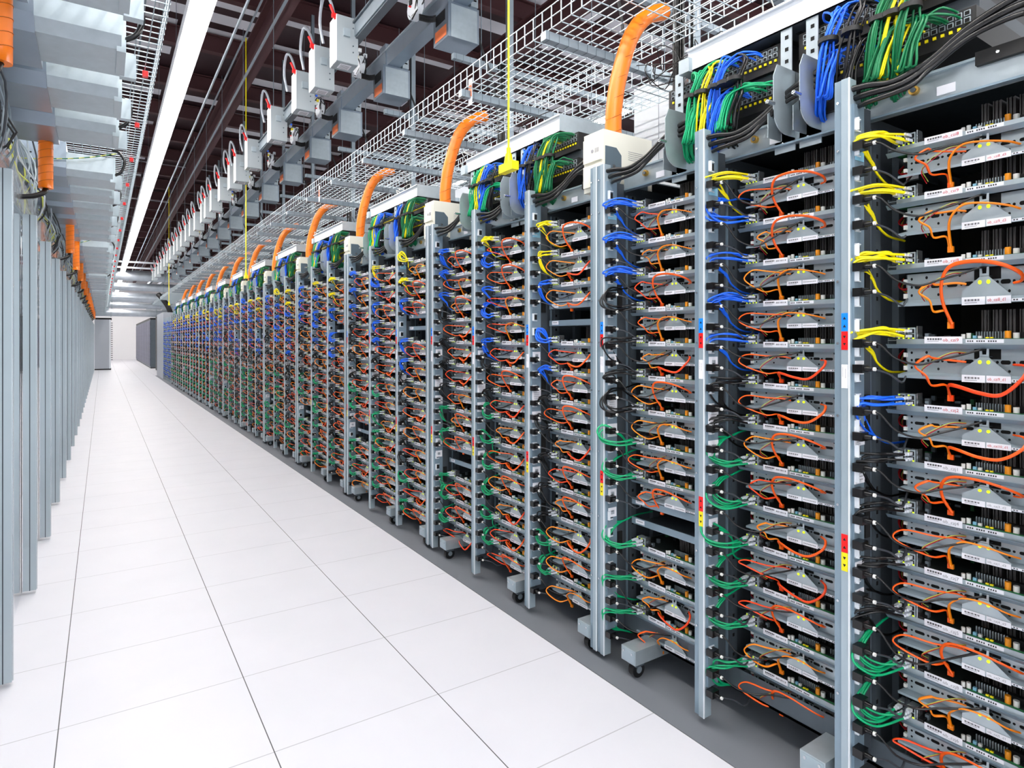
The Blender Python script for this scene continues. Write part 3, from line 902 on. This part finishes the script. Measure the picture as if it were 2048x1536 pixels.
M_PBQ = MB().prism([(0.19, 0.02), (0.27, 0.02), (0.27, 0.10), (0.21, 0.10), (0.19, 0.08)], -0.003, 'box_grey', 'y').mesh('cover_plate')
M_PB = power_box(); M_PBP = power_box_plate()
def hose():
    b = MB()
    pts = [(0.0, 0.0, 0.0), (0.0, 0.0, 0.10), (0.02, 0.0, 0.24), (0.055, -0.01, 0.38), (0.10, -0.02, 0.50), (0.18, -0.03, 0.60), (0.30, -0.03, 0.66)]
    b.tube(pts, 0.038, 'hose_orange', n=16, sub=5)
    S = spline(pts, 3)
    for q in range(1, len(S)-1, 2):
        c = S[q]; pr = []
        for i in range(17):
            t = 2*PI*i/16; pr.append((c[0]+math.cos(t)*0.0388, c[1]+math.sin(t)*0.0388, c[2]+0.02*math.cos(t)))
        b.tube(pr, 0.0016, 'hose_groove', n=4, sub=1)
    return b.mesh('orange_hose')
M_HOSE = hose()
def pcables(i, L=0.40):
    b = MB(); r = random.Random(i)
    out = []
    for q in range(3):
        z0 = 2.105-q*0.024
        out.append([(0.02+0.012*q, -0.02, z0), (0.03, -0.06, z0), (0.05, -0.12-0.02*q, z0-0.005+0.01*q), (0.075, -0.20, z0+0.03+0.012*q), (0.09, -0.29, z0+0.09+0.01*q), (0.11, -L, z0+0.13), (0.2, -L-0.04, z0+0.14)])
    return [MB().tube(p, 0.009 if q < 2 else 0.007, 'black_rubber', n=8, sub=5).mesh('power_cable') for q, p in enumerate(out)]
M_PCB = pcables(1)
def trough():
    b = MB()
    b.box(0.0, 0.30, 0, 0.96, 0.0, 0.004, 'darker_steel')
    b.box(0.0, 0.003, 0, 0.96, 0.0, 0.085, 'white_panel')
    b.box(-0.012, 0.0, 0, 0.96, 0.078, 0.085, 'white_panel')
    b.box(0.297, 0.30, 0, 0.96, 0.0, 0.085, 'galvanised')
    b.box(-0.01, 0.30, -0.003, 0.0, 0.0, 0.085, 'galvanised')
    b.box(-0.02, 0.05, 0.94, 0.99, -0.004, 0.05, 'galvanised')
    for k in range(16): b.box(0.06, 0.25, 0.08+k*0.05, 0.10+k*0.05, -0.002, 0.0, 'black')
    return b.mesh('light_metal_trough')
M_TR = trough()
def loose_wires(seed, m, n=5, box=(0.15, 0.5, 0.16), rad=0.0025):
    b = MB(); r = random.Random(seed)
    for k in range(n):
        p = [(box[0]*r.random(), box[1]*r.random(), box[2]*r.random()) for _ in range(5)]
        p.sort(key=lambda t: t[1])
        b.tube(p, rad, m, n=4, sub=4)
    return b
M_LW = [loose_wires(i, ('white_plastic', 'black_rubber', 'white_plastic', 'black_rubber')[i], 6).mesh('loose_wires') for i in range(4)]
def strut_post():
    b = MB().box(0, 0.04, 0, 0.04, 2.1, 5.9, 'strut').box(-0.001, 0.001, 0.012, 0.028, 2.1, 5.9, 'hole')
    return b.mesh('support_channel')
M_SP = strut_post()
def black_riser():
    b = MB(); r = random.Random(5)
    for k in range(14):
        dx, dy = r.random()*0.05, r.random()*0.05
        b.tube([(0.0+dx, -0.14+dy*2, 2.22+dy), (0.03+dx, -0.10+dy, 2.30), (0.055+dx, -0.03+dy, 2.42+r.random()*0.04), (0.06+dx, 0.0+dy, 2.6), (0.06+dx, 0.0+dy, 3.4)], 0.006, 'black_rubber', n=5, sub=3)
    return b.mesh('cable_riser')
M_BR = black_riser()
def white_column():
    b = MB().box(0, 0.5, 0, 0.42, 0, 0.75, 'white_panel').box(-0.003, 0, 0.2, 0.204, 0, 0.75, 'cabinet_grey')
    b.box(-0.004, 0.0, 0.03, 0.05, 0.03, 0.72, 'galvanised').box(0.0, 0.5, -0.003, 0.0, 0.02, 0.04, 'galvanised')
    return b.mesh('white_enclosure')
M_WC = white_column()
def flex_duct():
    b = MB()
    for k in range(16): b.cyl((0, 0, k*0.045), 0.155, 0.022, 'chrome', n=24, r2=0.165).cyl((0, 0, k*0.045+0.022), 0.165, 0.023, 'chrome', n=24, r2=0.155)
    return b.mesh('flexible_duct')
M_FD = flex_duct()
for i in range(N_RACK):
    P = rack_posts(i); r = P[3]-1.64
    rw = rack_word(i)
    for q, (off, bl) in enumerate(((0.32, SWB_A), (0.885, SWB_B))):
        S = thing('network_switch', 'black network switch with two port rows, %s on top of %s' % (('right-hand', 'left-hand')[q], rw), 'switch', (1.93, r+off, 2.185), 'network switches on the racks')
        part('chassis', M_SW, S); part('port_row', M_SWP[0], S, label='lower row of network ports'); part('port_row', M_SWP[1], S, label='upper row of network ports')
        for c, me, w in bl:
            solo('switch_cable_bundle', me, '%s %s cable bundle tied below the %s switch of %s' % (w, c, ('right', 'left')[q], rw), 'cables', (1.93, r+off, 2.185), 'cable bundles hanging from the switches')
    B = thing('power_box', 'cream electrical box with grey cover plates standing on %s' % rw, 'electrical box', (1.83, r+0.03, 2.045), 'cream boxes on the racks')
    part('housing', M_PB, B); part('cover_plate', M_PBP, B, label='larger grey cover plate'); part('cover_plate', M_PBQ, B, label='smaller grey cover plate')
    solo('conduit_hose', M_HOSE, 'orange corrugated hose rising from the cream box on %s' % rw, 'hose', (1.95, r+0.095, 2.30), 'orange hoses over the right racks')
    for bay in range(3):
        for q, me in enumerate(M_PCB):
            solo('power_cable', me, 'thick black power cable, %s at top of %s of %s' % (('upper', 'middle', 'lower')[q], BAYW[bay], rw), 'cable', (XF, P[bay+1], 0), 'black power cables along the rack tops')
    solo('metal_trough', M_TR, 'pale sheet metal trough hanging above the switches of %s' % rw, 'tray', (1.90, r+(0.30 if i == 0 else 0.42), 2.42), 'pale troughs above the racks')
    solo('loose_wires', M_LW[(i*3) % 4], 'loose %s wires lying on trough above %s, right side' % (('white', 'black')[(i*3) % 2], rw), 'wires', (1.93, r+0.5, 2.45), 'loose wires on the troughs')
    solo('loose_wires', M_LW[(i*3+1) % 4], 'loose %s wires lying on trough above %s, left side' % (('black', 'white')[(i*3) % 2], rw), 'wires', (1.93, r+1.1, 2.45), 'loose wires on the troughs')
    solo('support_channel', M_SP, 'upright grey steel channel standing behind %s' % rw, 'post', (2.42, r+0.02, 0), 'upright channels behind the racks')
    solo('cable_riser', M_BR, 'vertical bunch of black cables strapped to the channel behind %s' % rw, 'cables', (2.34, r+0.10, 0), 'black cable risers')
    solo('enclosure_panel', M_WC, 'white enclosure box above and behind %s' % rw, 'panel', (2.95, r+0.55, 2.30), 'white boxes behind the racks')
    solo('flexible_duct', M_FD, 'silver ribbed duct standing behind %s' % rw, 'duct', (2.80, r+0.22, 2.15), 'silver ducts behind the racks')

# ------------------------------------------------------------------ wire mesh trays
def mesh_tray_section(W, H, L, dx=0.05, dy=0.075, rad=0.0021):
    b = MB(); q = rad
    n = int(round(W/dx))
    for k in range(n+1): b.box(k*dx-q, k*dx+q, 0, L, -q, q, 'wire')
    for h in (H*0.5, H): b.box(-q, q, 0, L, h-q, h+q, 'wire'); b.box(W-q, W+q, 0, L, h-q, h+q, 'wire')
    m = int(round(L/dy))
    for k in range(m):
        y = (k+0.5)*dy
        b.box(0, W, y-q, y+q, -2*q, 0, 'wire')
        b.box(-2*q, 0, y-q, y+q, -q, H, 'wire'); b.box(W, W+2*q, y-q, y+q, -q, H, 'wire')
    return b.mesh('wire_cable_tray')
M_WT = mesh_tray_section(0.60, 0.11, 3.0)
for k in range(12):
    solo('wire_cable_tray', M_WT, 'wide galvanised wire mesh cable tray above the racks, %s section' % nth(k), 'cable tray', (1.80, -0.6+k*3.0, 2.88), 'wire trays above the right racks')
M_WT2 = mesh_tray_section(0.30, 0.09, 3.0, dx=0.05, dy=0.075)
for k in range(12):
    solo('wire_cable_tray', M_WT2, 'narrow wire tray beside and below the wide one, %s section' % nth(k), 'cable tray', (2.48, -0.6+k*3.0, 2.80), 'narrow wire trays above the right racks')
M_WT3 = mesh_tray_section(0.50, 0.10, 3.0, dx=0.05, dy=0.06)
for k in range(12):
    solo('wire_cable_tray', M_WT3, 'wire mesh tray over the left row beside the light, %s section' % nth(k), 'cable tray', (-0.27, -0.2+k*3.0, 2.76), 'wire trays above the left row')
def strut_mesh(L):
    b = MB().box(0, L, 0, 0.042, 0, 0.042, 'strut')
    for k in range(int(L/0.06)): b.box(0.02+k*0.06, 0.022+k*0.06, -0.001, 0.043, -0.0015, 0.043, 'dark_steel')
    return b.mesh('strut_channel')
M_ST = strut_mesh(1.9)
def rod_mesh(): return MB().cyl((0, 0, 0), 0.004, 2.0, 'strut', n=6).mesh('threaded_rod')
M_RD = rod_mesh(); M_RD3 = MB().cyl((0, 0, 0), 0.004, 3.0, 'strut', n=6).mesh('threaded_rod')
for k in range(26):
    y = 0.72 + k*0.832
    T = thing('strut_channel', 'cross strut carrying the wide wire tray, %s the camera' % (nth(k)+' to'), 'strut', (1.78, y, 2.832), 'cross struts under the wire tray')
    part('channel', M_ST, T); part('threaded_rod', M_RD3, T, (1.75, 0.02, 0.0))
    if k % 3 == 1: part('threaded_rod', M_RD3, T, (0.64, 0.02, 0.0))
def paper_tag(): return MB().box(0, 0.001, 0, 0.045, 0, 0.16, 'white_label').box(-0.001, 0, 0.005, 0.04, 0.05, 0.13, 'orange_sticker').mesh('paper_tag')
for k, (x, y) in enumerate(((1.84, 3.2), (1.84, 6.3))):
    solo('paper_tag', paper_tag(), 'white and orange paper tag hanging on the wire tray, %s one' % ('nearer', 'farther')[k], 'tag', (x, y, 2.79), 'paper tags on the wire tray')

# ------------------------------------------------------------------ busways with tap boxes
bw = MB().box(-0.04, 0.04, -1, 34, 0, 0.10, 'strut').box(-0.055, 0.055, -1, 34, 0.10, 0.115, 'dark_steel').box(-0.03, 0.03, -1, 34, -0.012, 0, 'dark_steel')
bwm = bw.mesh('busway')
solo('busway', bwm, 'long grey busway carrying the white boxes with red handles', 'busway', (1.70, 0, 3.78))
bw2 = MB().box(-0.06, 0.06, -1, 34, 0, 0.13, 'duct_metal').box(-0.075, 0.075, -1, 34, 0.13, 0.145, 'galvanised').mesh('busway')
solo('busway', bw2, 'long silver busway carrying grey boxes with cable coils', 'busway', (2.20, 0, 3.86))
def tapA():
    b = MB()
    b.box(0.0, 0.17, 0, 0.17, 0, 0.36, 'box_side').box(-0.003, 0, 0.0, 0.17, 0, 0.36, 'box_white')
    b.box(0.0, 0.17, 0.003, 0.167, -0.003, 0, 'galvanised').box(0.04, 0.13, 0.04, 0.13, -0.0045, -0.003, 'white_label')
    for q in range(4): b.box(0.05, 0.12, 0.055+q*0.018, 0.062+q*0.018, -0.0055, -0.0045, 'grey_ink')
    b.box(0.05, 0.10, -0.02, 0, 0.20, 0.26, 'galvanised')
    for z in (0.09, 0.14, 0.28): b.cyl((0.13, -0.004, z), 0.006, 0.004, 'dark_steel', axis='y', n=6)
    return b.mesh('box')
def tapA_handle(): return MB().tube([(0.0, 0.03, 0.33), (-0.03, 0.03, 0.40), (-0.045, 0.03, 0.43)], 0.011, 'red', n=8, sub=2).box(-0.03, 0.01, 0.015, 0.045, 0.34, 0.37, 'red').mesh('handle')
def tapA_cond(): return MB().tube([(0.02, 0.10, 0.36), (-0.01, 0.12, 0.50), (-0.03, 0.2, 0.58), (-0.03, 0.30, 0.56), (-0.02, 0.38, 0.44), (0.02, 0.42, 0.30)], 0.012, 'cabinet_grey', n=8, sub=4).mesh('conduit_loop')
MA, MAH, MAC = tapA(), tapA_handle(), tapA_cond()
ya = [4.75, 5.35, 5.95, 7.0, 8.3, 9.1, 9.6, 10.5, 11.4, 12.1, 12.6, 13.6, 14.4, 15.2, 16.1, 17.0, 17.8, 18.9, 19.8, 20.8, 22.0, 23.2, 24.5, 26.0]
for k, y in enumerate(ya):
    T = thing('tap_box', 'white breaker box with red handle hanging from busway, %s' % nth(k), 'electrical box', (1.52, y, 3.56), 'white breaker boxes on the busway')
    part('box', MA, T); part('handle', MAH, T, label='red handle'); part('conduit_loop', MAC, T)
def tapB():
    b = MB()
    b.box(0, 0.26, 0, 0.24, 0, 0.26, 'duct_metal').box(0.02, 0.24, -0.006, 0, 0.0, 0.24, 'galvanised')
    b.box(0.03, 0.20, 0.02, 0.16, 0.26, 0.46, 'duct_metal').box(0.18, 0.24, -0.02, 0.04, 0.26, 0.44, 'galvanised')
    for z in (0.30, 0.35, 0.40): b.box(0.195, 0.225, -0.022, -0.02, z, z+0.012, 'hole')
    b.box(-0.002, 0, 0.03, 0.21, 0.02, 0.10, 'orange_sticker').box(-0.002, 0, 0.05, 0.20, 0.14, 0.22, 'black')
    return b.mesh('box')
def coil(seed):
    b = MB(); r = random.Random(seed)
    for k in range(9):
        R = 0.07+0.035*r.random(); oz = r.random()*0.05; t0 = r.random()*6
        pts = [(0.02+0.02*r.random()+0.03*math.sin(i), 0.10+R*math.cos(t0+i*0.9), 0.12+oz+R*0.9*math.sin(t0+i*0.9)) for i in range(7)]
        b.tube(pts, 0.0055, 'black_rubber' if k % 3 else 'cable_grey', n=5, sub=3)
    for k in range(7):
        x, y, z = r.random()*0.08-0.03, 0.02+r.random()*0.16, 0.05+r.random()*0.22
        b.box(x, x+0.03, y, y+0.035, z, z+0.035, r.choice(['white_panel', 'box_white', 'black', 'clear_plug', 'cabinet_grey']))
    b.box(-0.02, 0.0, 0.05, 0.08, 0.2, 0.22, 'sticker_yellow').box(-0.02, 0.0, 0.10, 0.12, 0.27, 0.29, 'blue').box(-0.02, 0.0, 0.12, 0.13, 0.14, 0.15, 'red')
    b.cyl((0.0, 0.1, 0.14), 0.10, 0.05, 'white_panel', axis='x', n=14)
    for q in range(4):
        b.tube([(0.03, 0.04, 0.02+q*0.012), (0.10, -0.04, -0.01+q*0.012), (0.22, -0.10, 0.05+q*0.012), (0.30, -0.16, 0.09+q*0.01), (0.40, -0.20, -0.10), (0.55, -0.2, -0.50+q*0.01), (0.6, -0.2, -0.9)], 0.008, 'black_rubber', n=6, sub=4)
    return b.mesh('cable_coil')
MBX = tapB(); MCO = [coil(i) for i in range(4)]
yb = [2.6, 4.0, 5.25, 6.5, 7.6, 8.9, 10.3, 11.8, 13.3, 14.8, 16.4, 18.0, 19.8, 21.6, 23.6, 25.6]
for k, y in enumerate(yb):
    T = thing('junction_box', 'grey metal junction box with orange sticker under the busway, %s' % nth(k), 'electrical box', (2.10, y, 3.60), 'grey junction boxes on the busway')
    part('box', MBX, T)
    solo('cable_coil', MCO[k % 4], 'coil of black cables and white plugs beside junction box, %s' % nth(k), 'cables', (1.98, y+0.26, 3.80), 'cable coils on the busway')
M_ST2 = strut_mesh(2.6)
for k in range(18):
    solo('strut_channel', M_ST2, 'horizontal support strut beside the junction boxes, %s the camera' % (nth(k)+' to'), 'strut', (2.2, 2.75+k*1.35, 3.50), 'support struts at busway height')

# ------------------------------------------------------------------ ceiling lights, conduits
def strip_light():
    b = MB().box(-0.075, 0.075, 0, 2.44, 0.07, 0.13, 'white_panel').box(-0.09, -0.075, 0, 2.44, 0.03, 0.13, 'white_panel').box(0.075, 0.09, 0, 2.44, 0.03, 0.13, 'white_panel')
    return b.mesh('housing')
def strip_tube():
    return [MB().cyl((x, 0.0, 0.035), 0.028, 2.44, 'tube', axis='y', n=10).mesh('lamp_tube') for x in (-0.04, 0.04)]
M_SL, M_SLT = strip_light(), strip_tube()
M_HW = MB().cyl((0, 1.22, 0.13), 0.0025, 2.0, 'dark_steel', n=4).mesh('hanger_wire')
for k in range(22):
    T = thing('strip_light', 'lit white fluorescent strip light in the aisle line, %s' % nth(k), 'light', (0.67, -3.4+k*2.45, 4.05), 'strip lights above the aisle')
    part('housing', M_SL, T)
    for me in M_SLT: part('lamp_tube', me, T, label='glowing white tube')
    part('hanger_wire', M_HW, T)
for j, (x, z, w) in enumerate(((5.6, 4.3, 'far right aisle'), (-4.2, 4.3, 'far left aisle'))):  # extra lamp rows over the side aisles, added for fill light
    for k in range(0, 22):
        T = thing('strip_light', 'lit strip light added as fill over the %s, %s' % (w, nth(k)), 'light', (x, -3.4+k*2.45, z), 'added fill strip lights over the neighbouring aisles')
        part('housing', M_SL, T)
        for me in M_SLT: part('lamp_tube', me, T, label='glowing white tube')
        part('hanger_wire', M_HW, T)
for k, (x, z, r_) in enumerate(((0.98, 4.12, 0.012), (1.22, 4.5, 0.010), (1.34, 4.35, 0.014), (0.35, 4.7, 0.010))):
    solo('conduit', MB().cyl((0, -1, 0), r_, 36, 'strut', axis='y', n=6), 'thin grey conduit running with the ceiling light, %s from the left' % ('second', 'third', 'rightmost', 'leftmost')[k].replace('rightmost', 'fourth').replace('leftmost', 'first'), 'conduit', (x, 0, z), 'conduits beside the ceiling light')
# vertical hangers for the white boxes
for k in range(14):
    solo('threaded_rod', M_RD, 'thin vertical hanger rod of the white box busway, %s' % nth(k), 'rod', (1.70, 3.9+k*1.9, 3.89), 'hanger rods of the busway')
# white bars crossing the far ceiling
for k, (y, z) in enumerate(((25.0, 4.05), (26.5, 4.0))):
    solo('cross_bar', MB().box(-0.6, 2.2, 0, 0.06, 0, 0.06, 'white_panel'), 'white bar crossing above the aisle end, %s one' % ('nearer', 'farther')[k], 'bar', (0, y, z), 'white bars above the aisle end')
# large foil pipes crossing the far end
for k, (y, z, r_) in enumerate(((29.0, 3.95, 0.20), (29.6, 3.55, 0.16), (30.2, 3.15, 0.20), (31.0, 2.85, 0.12), (31.5, 4.3, 0.12), (33.5, 2.62, 0.16))):
    b = MB().cyl((-0.8, 0, 0), r_, 12, 'foil', axis='x', n=18)
    for q in range(6): b.cyl((0.3+q*1.8, 0, 0), r_*1.12, 0.05, 'galvanised', axis='x', n=18)
    solo('insulated_pipe', b, 'foil-wrapped pipe crossing the far end of the aisle, %s the camera' % (nth(k)+' to'), 'pipe', (0, y, z), 'foil pipes at the far end')
for k, (x, z, r_) in enumerate(((3.7, 3.05, 0.24), (4.5, 3.3, 0.24))):
    b = MB().cyl((0, 6, 0), r_, 26, 'foil', axis='y', n=20)
    solo('insulated_pipe', b, 'big silver pipe running behind the racks, %s one' % ('left', 'right')[k], 'pipe', (x, 0, z), 'big silver pipes behind the racks')

# ------------------------------------------------------------------ yellow pull cords
def pull_handle():
    b = MB()
    b.box(-0.02, 0.02, -0.062, 0.062, 0, 0.042, 'pull_yellow').cyl((0, 0, 0.04), 0.024, 0.05, 'pull_yellow', n=12, r2=0.016).cyl((0, 0, 0.09), 0.011, 0.03, 'pull_yellow', n=10)
    return b.mesh('grip')
MPH = pull_handle()
for k, (x, y, z) in enumerate(((1.70, 2.59, 2.225), (1.75, 9.67, 2.28), (1.60, 20.3, 2.38))):
    T = thing('pull_cord', 'yellow pull cord with T-shaped grip hanging over the racks, %s' % ('nearest', 'middle one', 'farthest')[k], 'pull cord', (x, y, z), 'yellow pull cords')
    part('grip', MPH, T)
    rt = 0.0055 if k == 0 else 0.008
    part('cord', MB().cyl((0, 0, 0.12), rt, 3.4, 'pull_yellow', n=8), T)

# ------------------------------------------------------------------ left row: aluminium posts and glossy panes
YL = [3.16+1.09*(k-3) for k in range(31)]
def lpost():
    b = MB()
    b.box(-0.058, 0.0, -0.02, 0.02, 0.02, 2.06, 'panel_alu')
    b.box(-0.030, -0.026, -0.0212, -0.0195, 0.02, 2.06, 'darker_steel')
    b.box(0.0, 0.004, -0.006, 0.006, 0.02, 2.06, 'chrome')
    return b.mesh('post')
def lpane():
    b = MB().box(-0.070, -0.065, 0.02, 1.07, 0.0, 2.05, 'glossy_pane').box(-0.075, -0.060, 0.02, 1.07, 2.05, 2.06, 'panel_alu')
    return b.mesh('pane')
def lhood():
    b = MB().box(-0.06, -0.055, 0.0, 1.08, 2.06, 2.24, 'clear_sheet')
    b.add([(-0.05, 0, 2.06), (-0.05, 1.08, 2.06), (-0.35, 1.08, 2.22), (-0.35, 0, 2.22)], [(0, 1, 2, 3)], 'clear_sheet')
    return b.mesh('clear_hood')
MLP, MLN, MLH = lpost(), lpane(), lhood()
for k, y in enumerate(YL):
    T = thing('containment_door', 'aluminium framed glossy door panel in the left row, %s' % nth(k), 'door panel', (-0.30, y, 0), 'glossy door panels of the left row')
    part('post', MLP, T); part('pane', MLN, T, label='glossy reflective pane')
    if k < 12: part('clear_hood', MLH, T, label='clear plastic hood')
# cabinets standing behind the left doors
solo('cabinet_row', MB().box(-1.6, -0.52, -0.2, 33.4, 0.0, 2.02, 'cabinet_grey'), 'long grey cabinet row behind the glossy left doors', 'cabinet')
# overhead boxes on the left
def over_body():
    b = MB()
    b.prism([(0.0, 0.05), (0.05, 0.0), (0.40, 0.0), (0.40, 0.22), (0.0, 0.22)], 1.05, 'duct_metal', 'x', (-1.25, 0, 0))
    for q in (0.2, 0.5, 0.85): b.box(-1.25+q, -1.23+q, -0.001, 0.0, 0.12, 0.128, 'hole').box(-1.25+q+0.1, -1.23+q+0.1, -0.001, 0.0, 0.17, 0.178, 'hole')
    return b.mesh('body')
def over_ext():
    b = MB()
    b.prism([(0.02, 0.05), (0.06, 0.01), (0.34, 0.01), (0.34, 0.16), (0.02, 0.16)], 0.26, 'galvanised', 'x', (-0.20, 0, 0))
    b.box(0.045, 0.075, 0.05, 0.30, 0.0, 0.17, 'wire').box(0.06, 0.12, 0.36, 0.40, 0.02, 0.12, 'galvanised')
    return b.mesh('extension')
def over_cable(): return MB().tube([(0.07, 0.06, 0.05), (0.11, 0.05, 0.08), (0.13, 0.08, 0.16), (0.10, 0.10, 0.22), (0.06, 0.12, 0.24)], 0.010, 'black_rubber', n=7, sub=4).mesh('black_cable')
def over_wire(s):
    r = random.Random(s); pts = [(-1.0+q*0.18, -0.02-0.01*r.random(), 0.16-0.10*math.sin(PI*q/6)+0.03*r.random()) for q in range(7)]
    b = MB()
    S = spline(pts, 6)
    for q in range(len(S)-1): b.tube([S[q], S[q+1]], 0.0036, 'ground_wire' if q % 2 else 'pcb', n=5, sub=1)
    return b.mesh('ground_wire')
MOB, MOE, MOC, MOW = over_body(), over_ext(), over_cable(), [over_wire(i) for i in range(3)]
k = 0
for q in range(56):
    y = 1.55 + q*0.58
    if q % 7 == 5: continue
    T = thing('overhead_box', 'galvanised box reaching over from the left row, %s the camera' % (nth(k)+' to'), 'overhead box', (0.0, y, 2.47), 'galvanised boxes above the left row')
    part('body', MOB, T); part('extension', MOE, T)
    if q < 24:
        if q % 2 == 0: part('black_cable', MOC, T, label='short black cable')
        if q % 3 != 2: part('ground_wire', MOW[q % 3], T, label='green and yellow ground wire')
    k += 1
def red_tag(): return MB().box(0, 0.025, 0, 0.03, 0, 0.028, 'red').box(0.025, 0.027, 0.005, 0.025, 0.005, 0.023, 'white_label').mesh('red_tag')
MRT = red_tag()
for q in range(22):
    solo('cable_tag', MRT, 'small red tag on the left wire tray, %s' % nth(q), 'tag', (0.17, 2.75+q*0.9, 2.725), 'red tags on the left wire tray')
def lhose():
    b = MB().tube([(0, 0, 0), (0, 0, 0.16), (0, 0.0, 0.34)], 0.034, 'hose_orange', n=14, sub=3)
    for q in range(7): b.tube([(math.cos(t*PI/8)*0.0345, math.sin(t*PI/8)*0.0345, 0.04+q*0.042+0.012*math.cos(t*PI/8)) for t in range(17)], 0.0015, 'hose_groove', n=4, sub=1)
    return b.mesh('orange_sleeve')
def ltail(): return MB().tube([(0, 0, 0.0), (-0.01, -0.02, -0.03), (-0.05, -0.06, -0.06), (-0.11, -0.1, -0.08)], 0.014, 'black_rubber', n=8, sub=4).mesh('black_cable')
MHL, MTL = lhose(), ltail()
def tangle(seed):
    b = MB(); r = random.Random(seed)
    for q in range(26):
        y0 = r.random()*0.5
        pts = [(-0.25+0.2*r.random(), y0, 0.55), (-0.18+0.16*r.random(), y0+0.04, 0.36), (-0.14+0.16*r.random(), y0+0.1*r.random(), 0.16), (-0.16+0.12*r.random(), y0+0.14, 0.0), (-0.25+0.1*r.random(), y0+0.2, -0.06)]
        b.tube(pts, 0.005, ('cable_grey', 'strut', 'black_rubber', 'ground_wire', 'cabinet_grey', 'galvanised')[q % 6], n=5, sub=3)
    return b.mesh('cable_tangle')
MTG = [tangle(i) for i in range(3)]
yh = [2.40, 4.25, 7.30, 9.0, 10.7, 12.3, 14.0, 15.7, 17.3, 19.0, 20.7, 22.3, 24.0, 25.7, 27.3, 29.0]
for q, y in enumerate(yh):
    T = thing('conduit_hose', 'short orange hose hanging above the left doors, %s' % nth(q), 'hose', (-0.26, y, 2.215), 'orange hoses above the left row')
    part('orange_sleeve', MHL, T); part('black_cable', MTL, T, label='black cable end')
for q in range(19):
    solo('cable_tangle', MTG[q % 3], 'hanging tangle of grey and green cables above the left doors, %s' % nth(q), 'cables', (-0.32, 1.5+q*1.6, 2.12), 'cable tangles above the left doors')

# ------------------------------------------------------------------ far end
T = thing('end_cabinet', 'pale grey cabinet closing the far end of the left row', 'cabinet', (-0.30, 34.0, 0))
part('body', MB().box(0, 0.62, 0, 1.2, 0.06, 2.32, 'cabinet_grey').box(0, 0.64, 0.02, 1.2, 0.0, 0.06, 'black').box(0.02, 0.66, 0.0, 1.0, 2.32, 2.40, 'black'), T)
M_HG = MB().box(0.62, 0.70, 0.1, 0.16, 0.45, 0.48, 'darker_steel').mesh('hinge')
for q in range(18): part('hinge', M_HG, T, (0, 0, q*0.1))
part('door_edge', MB().box(0.56, 0.625, -0.01, 0.0, 0.06, 2.32, 'white_panel'), T)
solo('grey_partition', MB().box(0, 0.9, 0, 3.0, 0.0, 2.36, 'cabinet_grey'), 'plain grey partition closing the end of the right rack row', 'partition', (XF, YB0+2.95, 0))
for q in range(10):
    T = thing('dark_cabinet', 'dark perforated cabinet in the far right row, %s' % nth(q), 'cabinet', (1.93, 34.6+q*1.5, 0), 'dark cabinets at the far end')
    part('body', MB().box(0.01, 1.1, 0, 1.47, 0.05, 2.36, 'dark_steel').box(0.02, 1.0, 0, 1.46, 0.0, 0.05, 'black').box(0.0, 1.0, 0, 1.46, 2.36, 2.46, 'black'), T)
    part('door', MB().box(-0.01, 0.01, 0.04, 1.43, 0.12, 2.32, 'perforated'), T, label='dark speckled mesh door')
solo('dark_column', MB().box(0, 0.5, 0, 0.7, 0, 2.45, 'black'), 'black gap column beside the far dark cabinets', 'column', (2.05, 32.2, 0))
solo('black_pipe', MB().tube([(0, 0, 2.38), (-0.1, 0, 2.65), (-0.28, 0.1, 2.95), (-0.4, 0.2, 3.1)], 0.09, 'black', n=12, sub=4), 'thick black bent pipe rising at the end of the racks', 'pipe', (2.15, 26.5, 0))

# ------------------------------------------------------------------ world, camera, view
w = bpy.data.worlds.new('World'); sc.world = w; w.use_nodes = True
bg = w.node_tree.nodes['Background']; bg.inputs[0].default_value = (0.93, 0.96, 1.0, 1); bg.inputs[1].default_value = 1.9
cam = bpy.data.cameras.new('camera'); co = bpy.data.objects.new('camera', cam); COL.objects.link(co)
co.location = (0, 0, CAMZ); co.rotation_euler = (PI/2, 0, -YAW)
cam.sensor_width = 36; cam.lens = 1233/2048*36; cam.shift_y = -(768-680)/2048
cam.clip_start = 0.05; cam.clip_end = 200
sc.camera = co
vs = sc.view_settings
vs.view_transform = 'Standard'; vs.look = 'None'; vs.gamma = 1; vs.use_curve_mapping = False; vs.exposure = 0.25
sc.cycles.max_bounces = 8; sc.cycles.diffuse_bounces = 4; sc.cycles.glossy_bounces = 4
sc.cycles.sample_clamp_indirect = 6
